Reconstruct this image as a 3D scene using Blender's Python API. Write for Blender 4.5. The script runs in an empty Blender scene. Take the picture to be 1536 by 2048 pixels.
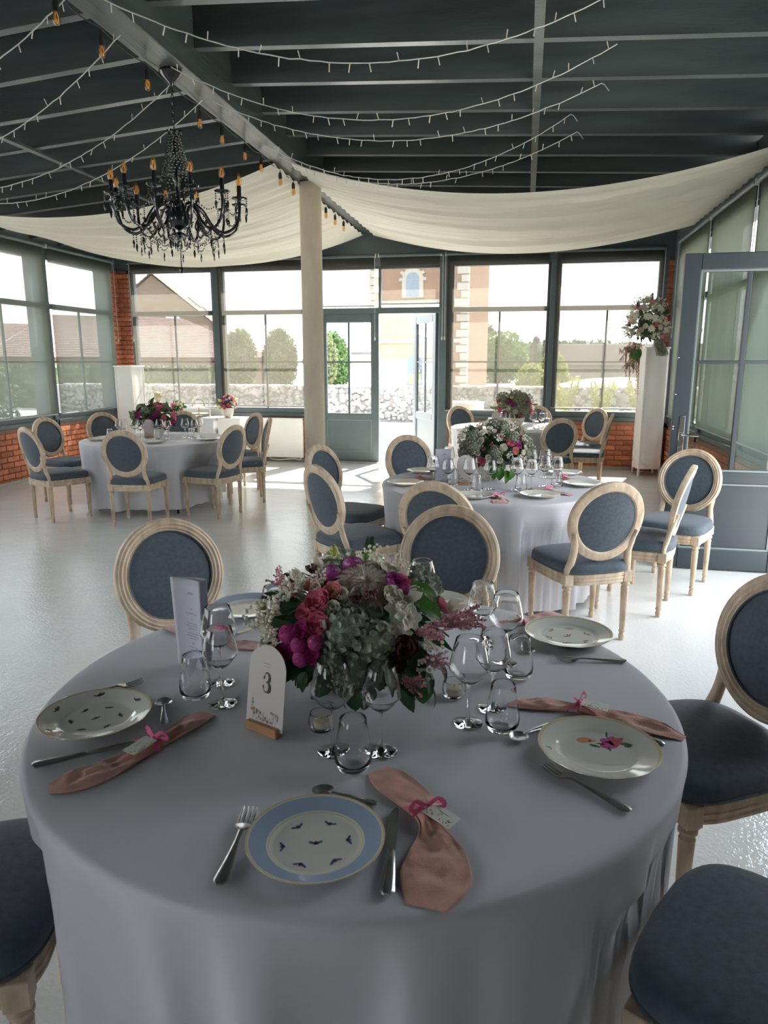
import bpy, math, random
from math import sin, cos, pi, radians as rad
from mathutils import Vector, Matrix, noise
import bmesh

# ------------------------------------------------------------------ camera, world, sun, exposure
SC = bpy.context.scene
COL = SC.collection
YAW = rad(11.0); PITCH = rad(11.85); CAMH = 1.6
cam_d = bpy.data.cameras.new('camera'); cam = bpy.data.objects.new('camera', cam_d); COL.objects.link(cam)
cam.location = (0, 0, CAMH)
cam.rotation_euler = (rad(90) - PITCH, 0, YAW)
cam_d.sensor_fit = 'VERTICAL'; cam_d.sensor_height = 24.0; cam_d.sensor_width = 18.0
cam_d.lens = 24.0 * 1431 / 2048
cam_d.clip_start = 0.05; cam_d.clip_end = 400
cam_d.dof.use_dof = True; cam_d.dof.focus_distance = 3.3
cam_d.dof.aperture_fstop = (cam_d.lens / 1000) / 0.0038
SC.camera = cam

W = bpy.data.worlds.new('hazy_sky'); SC.world = W; W.use_nodes = True
nt = W.node_tree; nt.nodes.clear()
wo = nt.nodes.new('ShaderNodeOutputWorld'); bg = nt.nodes.new('ShaderNodeBackground')
tc = nt.nodes.new('ShaderNodeTexCoord'); sx = nt.nodes.new('ShaderNodeSeparateXYZ'); cr = nt.nodes.new('ShaderNodeValToRGB')
nt.links.new(tc.outputs['Generated'], sx.inputs[0]); nt.links.new(sx.outputs['Z'], cr.inputs[0])
cr.color_ramp.elements[0].position = 0.0; cr.color_ramp.elements[0].color = (0.965, 0.975, 1.0, 1)
cr.color_ramp.elements[1].position = 0.7; cr.color_ramp.elements[1].color = (0.80, 0.88, 1.0, 1)
nt.links.new(cr.outputs[0], bg.inputs[0]); bg.inputs[1].default_value = 6.0
nt.links.new(bg.outputs[0], wo.inputs[0])

sun_d = bpy.data.lights.new('sun', 'SUN'); sun = bpy.data.objects.new('sun', sun_d); COL.objects.link(sun)
sun_d.energy = 34.0; sun_d.angle = rad(1.5); sun_d.color = (1.0, 0.93, 0.82)
sun.location = (10, 30, 20)
sun.rotation_euler = Vector((-0.22, -0.85, -0.92)).to_track_quat('-Z', 'Y').to_euler()

SC.view_settings.view_transform = 'Standard'; SC.view_settings.look = 'None'
SC.view_settings.gamma = 1.0; SC.view_settings.exposure = 0.62
SC.view_settings.use_curve_mapping = False
cy = SC.cycles
cy.use_denoising = True
cy.max_bounces = 9; cy.diffuse_bounces = 5; cy.glossy_bounces = 4; cy.transmission_bounces = 8; cy.transparent_max_bounces = 28
cy.sample_clamp_indirect = 6.0; cy.caustics_reflective = False; cy.caustics_refractive = True
cy.use_adaptive_sampling = True; cy.adaptive_threshold = 0.02

random.seed(7)
R = random.Random(11)

# ------------------------------------------------------------------ materials
MATS = {}
def nodes_of(m):
    m.use_nodes = True
    n = m.node_tree; b = n.nodes.get('Principled BSDF'); return n, b
def mat(name, col, rough=0.6, metal=0.0, var=0.0, scale=8.0, stretch=(1, 1, 1), bump=0.0, bscale=60.0, sheen=0.0,
        spec=0.5, island=0.0, col2=None, detail=4.0, trans=0.0, coat=0.0):
    if name in MATS: return MATS[name]
    m = bpy.data.materials.new(name); n, b = nodes_of(m); L = n.links
    b.inputs['Base Color'].default_value = (*col, 1); b.inputs['Roughness'].default_value = rough
    b.inputs['Metallic'].default_value = metal; b.inputs['Specular IOR Level'].default_value = spec
    if sheen: b.inputs['Sheen Weight'].default_value = sheen; b.inputs['Sheen Roughness'].default_value = 0.4
    if coat: b.inputs['Coat Weight'].default_value = coat
    tcn = mp = None
    def coords():
        nonlocal tcn, mp
        if mp is None:
            tcn = n.nodes.new('ShaderNodeTexCoord'); mp = n.nodes.new('ShaderNodeMapping')
            mp.inputs['Scale'].default_value = stretch; L.new(tcn.outputs['Object'], mp.inputs[0])
        return mp.outputs[0]
    last = None
    if var or col2:
        nz = n.nodes.new('ShaderNodeTexNoise'); nz.inputs['Scale'].default_value = scale; nz.inputs['Detail'].default_value = detail
        L.new(coords(), nz.inputs['Vector'])
        r = n.nodes.new('ShaderNodeValToRGB'); r.color_ramp.elements[0].position = 0.32; r.color_ramp.elements[1].position = 0.68
        c2 = col2 or col
        r.color_ramp.elements[0].color = (*[max(0, c * (1 - var)) for c in col], 1)
        r.color_ramp.elements[1].color = (*[min(1, c * (1 + var)) for c in c2], 1)
        L.new(nz.outputs['Fac'], r.inputs[0]); last = r.outputs[0]
    if island:
        oi = n.nodes.new('ShaderNodeObjectInfo'); hs = n.nodes.new('ShaderNodeHueSaturation')
        mr = n.nodes.new('ShaderNodeMapRange'); mr.inputs['To Min'].default_value = 1 - island; mr.inputs['To Max'].default_value = 1 + island
        L.new(oi.outputs['Random'], mr.inputs[0]); L.new(mr.outputs[0], hs.inputs['Value'])
        if last is not None: L.new(last, hs.inputs['Color'])
        else: hs.inputs['Color'].default_value = (*col, 1)
        last = hs.outputs[0]
    if last is not None: L.new(last, b.inputs['Base Color'])
    if bump:
        nb = n.nodes.new('ShaderNodeTexNoise'); nb.inputs['Scale'].default_value = bscale; nb.inputs['Detail'].default_value = 3
        L.new(coords(), nb.inputs['Vector'])
        bp = n.nodes.new('ShaderNodeBump'); bp.inputs['Strength'].default_value = bump; bp.inputs['Distance'].default_value = 0.01
        L.new(nb.outputs['Fac'], bp.inputs['Height']); L.new(bp.outputs[0], b.inputs['Normal'])
    if trans:
        out = n.nodes.get('Material Output'); t = n.nodes.new('ShaderNodeBsdfTranslucent'); mx = n.nodes.new('ShaderNodeMixShader')
        if last is not None: L.new(last, t.inputs['Color'])
        else: t.inputs['Color'].default_value = (*col, 1)
        mx.inputs[0].default_value = trans; L.new(b.outputs[0], mx.inputs[1]); L.new(t.outputs[0], mx.inputs[2]); L.new(mx.outputs[0], out.inputs[0])
    MATS[name] = m; return m

def thin_glass(name, tint=(1, 1, 1), ior=1.5, rough=0.0, boost=1.0):
    m = bpy.data.materials.new(name); n, b = nodes_of(m); L = n.links; n.nodes.remove(b)
    out = n.nodes.get('Material Output'); t = n.nodes.new('ShaderNodeBsdfTransparent'); g = n.nodes.new('ShaderNodeBsdfGlossy')
    t.inputs[0].default_value = (*tint, 1); g.inputs['Roughness'].default_value = rough
    f = n.nodes.new('ShaderNodeLayerWeight'); f.inputs['Blend'].default_value = 0.5
    pw = n.nodes.new('ShaderNodeMath'); pw.operation = 'POWER'; pw.inputs[1].default_value = 2.6; L.new(f.outputs['Facing'], pw.inputs[0])
    mu = n.nodes.new('ShaderNodeMath'); mu.operation = 'MULTIPLY_ADD'; mu.inputs[1].default_value = min(.9, .62 * boost); mu.inputs[2].default_value = .035 * boost; mu.use_clamp = True
    mx = n.nodes.new('ShaderNodeMixShader')
    L.new(pw.outputs[0], mu.inputs[0]); L.new(mu.outputs[0], mx.inputs[0]); L.new(t.outputs[0], mx.inputs[1]); L.new(g.outputs[0], mx.inputs[2]); L.new(mx.outputs[0], out.inputs[0])
    MATS[name] = m; return m
def solid_glass(name, col=(1, 1, 1), ior=1.5, rough=0.0):
    m = bpy.data.materials.new(name); n, b = nodes_of(m); n.nodes.remove(b)
    g = n.nodes.new('ShaderNodeBsdfGlass'); g.inputs['Color'].default_value = (*col, 1); g.inputs['IOR'].default_value = ior; g.inputs['Roughness'].default_value = rough
    n.links.new(g.outputs[0], n.nodes.get('Material Output').inputs[0]); MATS[name] = m; return m
def screen_fabric(name, col, opac):
    m = bpy.data.materials.new(name); n, b = nodes_of(m); L = n.links; n.nodes.remove(b)
    t = n.nodes.new('ShaderNodeBsdfTransparent'); tr = n.nodes.new('ShaderNodeBsdfTranslucent'); d = n.nodes.new('ShaderNodeBsdfDiffuse')
    tr.inputs[0].default_value = (*col, 1); d.inputs[0].default_value = (*col, 1)
    a = n.nodes.new('ShaderNodeMixShader'); a.inputs[0].default_value = 0.5; L.new(tr.outputs[0], a.inputs[1]); L.new(d.outputs[0], a.inputs[2])
    c = n.nodes.new('ShaderNodeMixShader'); c.inputs[0].default_value = opac; L.new(t.outputs[0], c.inputs[1]); L.new(a.outputs[0], c.inputs[2])
    L.new(c.outputs[0], n.nodes.get('Material Output').inputs[0]); MATS[name] = m; return m

PAINT = mat('slate_paint', (0.085, 0.115, 0.125), 0.42, var=0.08, scale=3)
CEILP = mat('ceiling_slate_wood', (0.078, 0.098, 0.100), 0.30, var=0.3, scale=2.2, stretch=(0.35, 3, 3), bump=0.15, bscale=30)
WHITE = mat('white_paint', (0.80, 0.79, 0.77), 0.5, var=0.02)
BRICK = mat('red_brick', (0.40, 0.135, 0.07), 0.85, var=0.28, scale=14, island=0.28, bump=0.5, bscale=50)
MORTAR = mat('mortar', (0.22, 0.115, 0.08), 0.95, var=0.1, scale=20)
CLOTH = mat('white_tablecloth', (0.65, 0.645, 0.68), 0.75, bump=0.06, bscale=420, sheen=0.15, trans=0.12)
DRAPE = mat('ivory_drape', (0.95, 0.91, 0.80), 0.8, bump=0.05, bscale=120, trans=0.35)
BLUE = mat('slate_blue_upholstery', (0.064, 0.085, 0.108), 0.78, var=0.16, scale=55, bump=0.25, bscale=520, sheen=0.25)
OAK = mat('limed_oak', (0.50, 0.375, 0.26), 0.55, var=0.13, scale=26, stretch=(1, 1, .35), col2=(0.62, 0.49, 0.36), bump=0.12, bscale=70)
GLASS = thin_glass('window_glass', (0.97, 0.98, 0.97), 1.5, 0.0, 1.7)
DGLASS = thin_glass('door_leaf_glass', (0.84, 0.88, 0.84), 1.5, 0.0, 1.6)
DPAINT = mat('slate_paint_shaded_leaf', (0.024, 0.034, 0.041), 0.40, var=0.06, scale=3)  # darker copy of the slate paint; the leaf's shade is put into its colour
WGLASS = thin_glass('wine_glass_bowl', (0.99, 0.99, 0.995), 1.5, 0.0, 1.3)
SGLASS = solid_glass('thick_clear_glass', (1.0, 1.0, 1.0), 1.45)
SCREEN = screen_fabric('screen_blind_fabric', (0.078, 0.073, 0.062), 0.72)
SCREENL = screen_fabric('screen_blind_green', (0.10, 0.11, 0.092), 0.80)
SCREENR = screen_fabric('screen_blind_opaque', (0.110, 0.122, 0.098), 0.96)
SCREENN = screen_fabric('unseen_blind_thinned', (0.20, 0.21, 0.19), 0.50)  # for unseen left blinds, thinned to let more light onto the nearest table
SCREENO = screen_fabric('unseen_blind_light_block', (0.03, 0.033, 0.03), 1.0)  # for unseen right blinds, made opaque to keep light off the nearest cloth
STEEL = mat('steel', (0.55, 0.55, 0.55), 0.18, 1.0)
BLACKM = mat('black_lacquer', (0.012, 0.013, 0.016), 0.16, 0.0, coat=0.5)
BLACKG = mat('black_crystal', (0.008, 0.009, 0.012), 0.08, 0.0, spec=0.8)
CHINA = None
PINKN = mat('dusty_pink_linen', (0.62, 0.33, 0.26), 0.9, var=0.10, scale=30, bump=0.15, bscale=260, sheen=0.2)
PINKL = mat('pale_pink_linen', (0.66, 0.38, 0.34), 0.9, var=0.1, scale=30, bump=0.35, bscale=260, sheen=0.2)
RIBBON = mat('hot_pink_ribbon', (0.68, 0.12, 0.26), 0.45)
PAPER = mat('white_card', (0.50, 0.49, 0.55), 0.7)
PAPERW = mat('cream_card', (0.56, 0.51, 0.48), 0.7)
INK = mat('dark_ink', (0.03, 0.028, 0.03), 0.6)
GREYINK = mat('grey_ink', (0.33, 0.32, 0.35), 0.7)
GREEN = mat('leaf_green', (0.075, 0.20, 0.035), 0.5, var=0.3, scale=20, trans=0.25)
DGREEN = mat('dark_foliage', (0.028, 0.075, 0.030), 0.55, var=0.3, scale=20, trans=0.2)
SAGE = mat('sage_green', (0.22, 0.235, 0.165), 0.7, var=0.2, scale=30)
HYD = mat('green_blue_hydrangea', (0.27, 0.29, 0.18), 0.7, var=0.35, scale=22, col2=(0.29, 0.34, 0.29), trans=0.2)
HYD2 = mat('cream_green_hydrangea', (0.40, 0.41, 0.27), 0.7, var=0.25, scale=22, col2=(0.33, 0.38, 0.31), trans=0.2)
CREAM = mat('cream_petals', (0.78, 0.66, 0.57), 0.6, var=0.08, scale=20, trans=0.25)
WPET = mat('white_petals', (0.86, 0.83, 0.72), 0.55, var=0.05, scale=20, trans=0.3)
PINK = mat('pink_petals', (0.78, 0.23, 0.34), 0.5, var=0.25, scale=16, trans=0.2)
MAG = mat('magenta_petals', (0.48, 0.06, 0.25), 0.5, var=0.3, scale=16, trans=0.15)
MAUVE = mat('mauve_petals', (0.50, 0.10, 0.36), 0.45, var=0.2, scale=16, trans=0.15)
CORAL = mat('coral_petals', (0.78, 0.33, 0.30), 0.5, var=0.2, scale=16, trans=0.2)
BURG = mat('burgundy_buds', (0.12, 0.035, 0.045), 0.6, var=0.3, scale=30)
ASTIL = mat('astilbe_pink', (0.58, 0.26, 0.33), 0.7, var=0.25, scale=30)
YGREEN = mat('lime_green_bud', (0.50, 0.55, 0.16), 0.6, var=0.15, scale=20)
GOLD = mat('gold_metal', (0.80, 0.56, 0.24), 0.25, 1.0)
AMBER = thin_glass('amber_bulb_glass', (1.0, 0.80, 0.52), 1.5, 0.02, 1.6)
FILAM = mat('amber_filament', (0.95, 0.60, 0.28), 0.4)
CONC = mat('cream_plaster_column', (0.53, 0.46, 0.36), 0.8, var=0.14, scale=5, stretch=(1, 1, 0.4), bump=0.2, bscale=25)
STONEM = mat('stone_ware', (0.60, 0.57, 0.52), 0.8, var=0.12, scale=25, bump=0.2)
WIRE = mat('fairy_wire', (0.62, 0.62, 0.58), 0.5)
RUBBER = mat('black_plastic', (0.015, 0.015, 0.016), 0.5)
BEECH = mat('beech_wood', (0.42, 0.22, 0.10), 0.5, var=0.15, scale=12, stretch=(1, 5, 5))

def floor_mat():
    m = bpy.data.materials.new('pale_resin_floor'); n, b = nodes_of(m); L = n.links
    t = n.nodes.new('ShaderNodeTexCoord'); a = n.nodes.new('ShaderNodeTexNoise'); a.inputs['Scale'].default_value = 0.9; a.inputs['Detail'].default_value = 5
    L.new(t.outputs['Object'], a.inputs['Vector'])
    r = n.nodes.new('ShaderNodeValToRGB'); r.color_ramp.elements[0].position = .3; r.color_ramp.elements[1].position = .72
    r.color_ramp.elements[0].color = (.70, .71, .69, 1); r.color_ramp.elements[1].color = (.80, .80, .77, 1)
    L.new(a.outputs['Fac'], r.inputs[0]); L.new(r.outputs[0], b.inputs['Base Color'])
    b.inputs['Roughness'].default_value = 0.12
    b.inputs['Specular IOR Level'].default_value = 0.85
    c = n.nodes.new('ShaderNodeTexNoise'); c.inputs['Scale'].default_value = 60; c.inputs['Detail'].default_value = 2
    d = n.nodes.new('ShaderNodeTexNoise'); d.inputs['Scale'].default_value = 4.5; d.inputs['Detail'].default_value = 3
    L.new(t.outputs['Object'], c.inputs['Vector']); L.new(t.outputs['Object'], d.inputs['Vector'])
    b1 = n.nodes.new('ShaderNodeBump'); b1.inputs['Strength'].default_value = .55; b1.inputs['Distance'].default_value = .004
    b2 = n.nodes.new('ShaderNodeBump'); b2.inputs['Strength'].default_value = .12; b2.inputs['Distance'].default_value = .04
    L.new(d.outputs['Fac'], b2.inputs['Height']); L.new(c.outputs['Fac'], b1.inputs['Height']); L.new(b2.outputs[0], b1.inputs['Normal']); L.new(b1.outputs[0], b.inputs['Normal'])
    return m
FLOORM = floor_mat()

def plate_mat(name, base, bands):
    """bands: list of (radius_from, radius_to, colour) painted rings of the glaze, radius in metres"""
    m = bpy.data.materials.new(name); n, b = nodes_of(m); L = n.links
    t = n.nodes.new('ShaderNodeTexCoord'); s = n.nodes.new('ShaderNodeSeparateXYZ'); L.new(t.outputs['Object'], s.inputs[0])
    cx = n.nodes.new('ShaderNodeCombineXYZ'); L.new(s.outputs[0], cx.inputs[0]); L.new(s.outputs[1], cx.inputs[1])
    ln = n.nodes.new('ShaderNodeVectorMath'); ln.operation = 'LENGTH'; L.new(cx.outputs[0], ln.inputs[0])
    mu = n.nodes.new('ShaderNodeMath'); mu.operation = 'MULTIPLY'; mu.inputs[1].default_value = 1 / 0.16; L.new(ln.outputs['Value'], mu.inputs[0])
    r = n.nodes.new('ShaderNodeValToRGB'); r.color_ramp.interpolation = 'CONSTANT'
    r.color_ramp.elements[0].color = (*base, 1); r.color_ramp.elements[1].position = 1.0; r.color_ramp.elements[1].color = (*base, 1)
    for a, z, c in bands:
        e = r.color_ramp.elements.new(a / 0.16); e.color = (*c, 1); e = r.color_ramp.elements.new(z / 0.16); e.color = (*base, 1)
    L.new(mu.outputs[0], r.inputs[0]); L.new(r.outputs[0], b.inputs['Base Color'])
    b.inputs['Roughness'].default_value = 0.08; b.inputs['Coat Weight'].default_value = 0.3
    MATS[name] = m; return m
IV = (0.66, 0.65, 0.58); GD = (0.62, 0.50, 0.28)
PL_BLUE = plate_mat('china_blue_band', IV, [(0.083, 0.0845, GD), (0.087, 0.118, (0.31, 0.39, 0.50)), (0.120, 0.124, GD)])
PL_GOLD = plate_mat('china_gold_rim', IV, [(0.124, 0.130, GD)])
PL_GRAY = plate_mat('china_grey_rim', IV, [(0.092, 0.125, (0.36, 0.43, 0.50))])

# ------------------------------------------------------------------ mesh helper
class MB:
    def __init__(s): s.v = []; s.f = []
    def add(s, vs, fs):
        o = len(s.v); s.v += [tuple(p) for p in vs]; s.f += [tuple(i + o for i in f) for f in fs]; return s
    def box(s, x0, x1, y0, y1, z0, z1, b=0.0, M=None):
        if b <= 0:
            vs = [(x, y, z) for x in (x0, x1) for y in (y0, y1) for z in (z0, z1)]
            fs = [(0, 1, 3, 2), (4, 6, 7, 5), (0, 4, 5, 1), (2, 3, 7, 6), (0, 2, 6, 4), (1, 5, 7, 3)]
        else:
            c = ((x0 + x1) / 2, (y0 + y1) / 2, (z0 + z1) / 2); h = ((x1 - x0) / 2, (y1 - y0) / 2, (z1 - z0) / 2)
            b = min(b, min(abs(q) for q in h) * .9); vs = []; ix = {}
            for a in range(3):
                for i in (-1, 1):
                    for j in (-1, 1):
                        for k in (-1, 1):
                            sg = (i, j, k); ix[(a, sg)] = len(vs)
                            vs.append([c[q] + sg[q] * (h[q] if q == a else h[q] - b) for q in range(3)])
            fs = []
            for a in range(3):
                p, q = [t for t in range(3) if t != a]
                for sa in (-1, 1):
                    l = []
                    for sp, sq in ((-1, -1), (1, -1), (1, 1), (-1, 1)):
                        g = [0, 0, 0]; g[a] = sa; g[p] = sp; g[q] = sq; l.append(ix[(a, tuple(g))])
                    fs.append(l)
            for a in range(3):
                for a2 in range(a + 1, 3):
                    k = 3 - a - a2
                    for s1 in (-1, 1):
                        for s2 in (-1, 1):
                            l = []
                            for (ax, sk) in ((a, -1), (a, 1), (a2, 1), (a2, -1)):
                                g = [0, 0, 0]; g[a] = s1; g[a2] = s2; g[k] = sk; l.append(ix[(ax, tuple(g))])
                            fs.append(l)
            for i in (-1, 1):
                for j in (-1, 1):
                    for k in (-1, 1): fs.append([ix[(a, (i, j, k))] for a in range(3)])
        if M is not None: vs = [M @ Vector(p) for p in vs]
        return s.add(vs, fs)
    def lathe(s, prof, n=24, M=None, mod=None, cap=True):
        vs = []; fs = []
        for (r, z) in prof:
            for k in range(n):
                a = 2 * pi * k / n; rr = r * (mod(a, r, z) if mod else 1); vs.append(Vector((rr * cos(a), rr * sin(a), z)))
        m = len(prof)
        for i in range(m - 1):
            for k in range(n): k2 = (k + 1) % n; fs.append((i * n + k, i * n + k2, (i + 1) * n + k2, (i + 1) * n + k))
        if cap:
            if prof[0][0] > 1e-5: fs.append(tuple(range(n))[::-1])
            if prof[-1][0] > 1e-5: fs.append(tuple((m - 1) * n + k for k in range(n)))
        if M is not None: vs = [M @ p for p in vs]
        return s.add(vs, fs)
    def tube(s, pts, r, n=8, closed=False, cap=True, flat=1.0, up=None):
        P = [Vector(p) for p in pts]; m = len(P); vs = []; fs = []; pu = Vector(up) if up else None
        for i in range(m):
            if closed: t = P[(i + 1) % m] - P[i - 1]
            else: t = P[min(i + 1, m - 1)] - P[max(i - 1, 0)]
            t = t.normalized() if t.length > 1e-9 else Vector((0, 0, 1))
            u = pu if pu else (Vector((0, 0, 1)) if abs(t.z) < .9 else Vector((1, 0, 0)))
            sd = t.cross(u).normalized(); uu = sd.cross(t).normalized()
            if not up: pu = uu
            rr = r[i] if hasattr(r, '__len__') else r
            if hasattr(rr, '__len__'): ra, rb = rr
            else: ra, rb = rr, rr * flat
            for k in range(n):
                a = 2 * pi * k / n; vs.append(P[i] + sd * (ra * cos(a)) + uu * (rb * sin(a)))
        for i in range(m if closed else m - 1):
            j = (i + 1) % m
            for k in range(n): k2 = (k + 1) % n; fs.append((i * n + k, i * n + k2, j * n + k2, j * n + k))
        if not closed and cap: fs.append(tuple(range(n))[::-1]); fs.append(tuple((m - 1) * n + k for k in range(n)))
        return s.add(vs, fs)
    def ball(s, c, r, nu=8, nv=6, M=None):
        rx, ry, rz = r if hasattr(r, '__len__') else (r, r, r); c = Vector(c)
        vs = [Vector((0, 0, -rz))]; fs = []
        for j in range(1, nv):
            ph = -pi / 2 + pi * j / nv
            for k in range(nu): a = 2 * pi * k / nu; vs.append(Vector((rx * cos(ph) * cos(a), ry * cos(ph) * sin(a), rz * sin(ph))))
        vs.append(Vector((0, 0, rz))); T = len(vs) - 1
        for k in range(nu):
            k2 = (k + 1) % nu; fs.append((0, 1 + k2, 1 + k)); fs.append((T, T - nu + k, T - nu + k2))
            for j in range(nv - 2): a = 1 + j * nu; fs.append((a + k, a + k2, a + nu + k2, a + nu + k))
        if M is not None: vs = [M @ p for p in vs]
        return s.add([p + c for p in vs], fs)
    def grid(s, fn, nu, nv, cu=False):
        vs = [fn(i / (nu if cu else nu - 1), j / (nv - 1)) for j in range(nv) for i in range(nu)]; fs = []
        for j in range(nv - 1):
            for i in range(nu if cu else nu - 1): i2 = (i + 1) % nu; fs.append((j * nu + i, j * nu + i2, (j + 1) * nu + i2, (j + 1) * nu + i))
        return s.add(vs, fs)
    def prism(s, poly, z0, z1, M=None):
        n = len(poly); vs = [Vector((x, y, z0)) for x, y in poly] + [Vector((x, y, z1)) for x, y in poly]
        fs = [tuple(range(n))[::-1], tuple(range(n, 2 * n))] + [(k, (k + 1) % n, n + (k + 1) % n, n + k) for k in range(n)]
        if M is not None: vs = [M @ p for p in vs]
        return s.add(vs, fs)
    def xf(s, M): s.v = [tuple(M @ Vector(p)) for p in s.v]; return s
    def mesh(s, name, m, smooth=True, ang=38, recalc=True):
        me = bpy.data.meshes.new(name); me.from_pydata(s.v, [], s.f)
        if recalc:
            bm = bmesh.new(); bm.from_mesh(me); bmesh.ops.recalc_face_normals(bm, faces=bm.faces); bm.to_mesh(me); bm.free()
        if smooth:
            me.shade_smooth()
            try: me.set_sharp_from_angle(angle=rad(ang))
            except Exception: pass
        if m: me.materials.append(m)
        return me

def obj(name, mb, m=None, parent=None, loc=(0, 0, 0), rot=(0, 0, 0), scl=None, smooth=True, ang=38, recalc=True):
    me = mb if isinstance(mb, bpy.types.Mesh) else mb.mesh(name, m, smooth, ang, recalc)
    o = bpy.data.objects.new(name, me); COL.objects.link(o); o.location = loc; o.rotation_euler = rot
    if scl: o.scale = scl if hasattr(scl, '__len__') else (scl,) * 3
    if parent: o.parent = parent
    return o
def empty(name, loc=(0, 0, 0), rz=0.0):
    o = bpy.data.objects.new(name, None); COL.objects.link(o); o.location = loc; o.rotation_euler = (0, 0, rz); o.empty_display_size = .1; return o
def tag(o, label=None, cat=None, group=None, kind=None):
    if label: o['label'] = label
    if cat: o['category'] = cat
    if group: o['group'] = group
    if kind: o['kind'] = kind
    return o
def copy_tree(o, parent=None):
    c = o.copy(); COL.objects.link(c)
    if parent: c.parent = parent
    for ch in list(o.children): copy_tree(ch, c)
    return c
def place(proto, used, loc, rz, label, cat, group):
    o = proto if not used else copy_tree(proto)
    o.location = loc; o.rotation_euler = (0, 0, rz); tag(o, label, cat, group); return o
def struct(name, mb, m, parent=None, smooth=False):
    o = obj(name, mb, m, parent, smooth=smooth)
    if not parent: o['kind'] = 'structure'
    return o
def bez(ctrl, n):
    """Catmull-Rom through control points"""
    P = [Vector(p) for p in ctrl]; P = [P[0] * 2 - P[1]] + P + [P[-1] * 2 - P[-2]]; out = []
    seg = len(P) - 3
    for i in range(n):
        t = i / (n - 1) * seg; k = min(int(t), seg - 1); u = t - k; a, b, c, d = P[k:k + 4]
        out.append(0.5 * ((2 * b) + (c - a) * u + (2 * a - 5 * b + 4 * c - d) * u * u + (3 * b - a - 3 * c + d) * u ** 3))
    return out

# ------------------------------------------------------------------ room shell
XL, XR, YB, YF = -6.65, 2.0, 11.2, -3.2
RX = -2.40                                   # ridge
SILL, TR0, TR1, GT, BT = 0.77, 2.34, 2.41, 3.05, 3.20
def zl(x): return 3.56 - 0.080 * (-2.5 - x)    # joist undersides, left of the ridge
def zr(x): return 3.67 - 0.050 * (x + 2.27)   # right of the ridge
JD = 0.30
floor = struct('floor', MB().box(XL - .35, XR + .35, YF - .35, YB + .35, -0.12, 0.0), FLOORM)

ceil = struct('ceiling', MB().add([(XL - .45, YF - .4, zl(XL - .45) + JD), (RX, YF - .4, zl(RX) + JD), (RX, YB + .5, zl(RX) + JD), (XL - .45, YB + .5, zl(XL - .45) + JD),
    (XL - .45, YF - .4, zl(XL - .45) + JD + .12), (RX, YF - .4, 4.10), (RX, YB + .5, 4.10), (XL - .45, YB + .5, zl(XL - .45) + JD + .12),
    (XR + .45, YF - .4, zr(XR + .45) + JD), (XR + .45, YB + .5, zr(XR + .45) + JD), (XR + .45, YF - .4, zr(XR + .45) + JD + .12), (XR + .45, YB + .5, zr(XR + .45) + JD + .12),
    (RX, YF - .4, zr(RX) + JD), (RX, YB + .5, zr(RX) + JD)],
    [(0, 3, 2, 1), (4, 5, 6, 7), (0, 1, 5, 4), (3, 7, 6, 2), (0, 4, 7, 3), (12, 8, 9, 13), (5, 6, 11, 10), (12, 5, 10, 8), (13, 9, 11, 6), (8, 10, 11, 9)]), CEILP)
def joist_mesh(x0, x1, zf, w=0.065):
    return MB().add([(x, y, z) for x in (x0, x1) for y in (-w / 2, w / 2) for z in (zf(x), zf(x) + JD + .01)],
                    [(0, 1, 3, 2), (4, 6, 7, 5), (0, 4, 5, 1), (2, 3, 7, 6), (0, 2, 6, 4), (1, 5, 7, 3)]).mesh('joist', CEILP, False)
jl = joist_mesh(XL - .1, -2.50, zl); jr = joist_mesh(-2.28, XR + .1, zr)
for k in range(-12, 12):
    y = 4.22 + .615 * k
    if YF < y < YB - .02: obj('joist', jl, None, ceil, (0, y, 0))
for k in range(-12, 10):
    y = 5.05 + .645 * k
    if YF < y < YB - .02: obj('joist', jr, None, ceil, (0, y, 0))
beam = struct('ridge_beam', MB().box(-2.50, -2.28, YF, YB, 3.50, 4.0, b=.006), mat('beam_slate_wood', (0.06, 0.078, 0.078), 0.32, var=.35, scale=2.5, stretch=(4, .4, 4), bump=.25, bscale=14))
tag(struct('batten_strip', MB().box(-.03, .03, YF, YB - .01, zr(0) - .022, zr(0)), CEILP), kind='structure').name = 'trim_1'
tag(struct('trim_2', MB().box(-4.33, -4.27, YF, YB - .01, zl(-4.3) - .022, zl(-4.3)), CEILP), kind='structure')
col_ = struct('round_column', MB().lathe([(.118, 0), (.118, 3.49)], 36), CONC, smooth=True); col_.location = (RX + .03, 8.0, 0)

def bricks(parent, spans, axis, face, inward, z0=0.0, lim=300):
    """real bricks laid in stretcher bond, joints recessed; spans: (a0, a1, ztop, zbottom)"""
    bl, bh, j = .222, .064, .011; full = None; n = 0; cache = {}
    for (a0, a1, zt, zb) in spans:
        row = 0; z = zb + .006
        while z + bh <= zt + .002:
            a = a0 - (0 if row % 2 == 0 else (bl + j) / 2)
            while a < a1:
                s = max(a, a0 + .002); e = min(a + bl, a1 - .002)
                if e - s > .035 and n < lim:
                    w = round(e - s, 3)
                    if w not in cache:
                        mb = MB(); mb.box(-w / 2, w / 2, -.012, .010, 0, bh, b=.004)
                        if axis == 'y': mb.xf(Matrix.Rotation(pi / 2, 4, 'Z'))
                        cache[w] = mb.mesh('brick', BRICK, False)
                    c = (s + e) / 2; off = inward * R.uniform(.002, .006)
                    obj('brick', cache[w], None, parent, (c, face + off, z) if axis == 'x' else (face + off, c, z)); n += 1
                a += bl + j
            z += bh + j; row += 1
    return n

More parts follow.
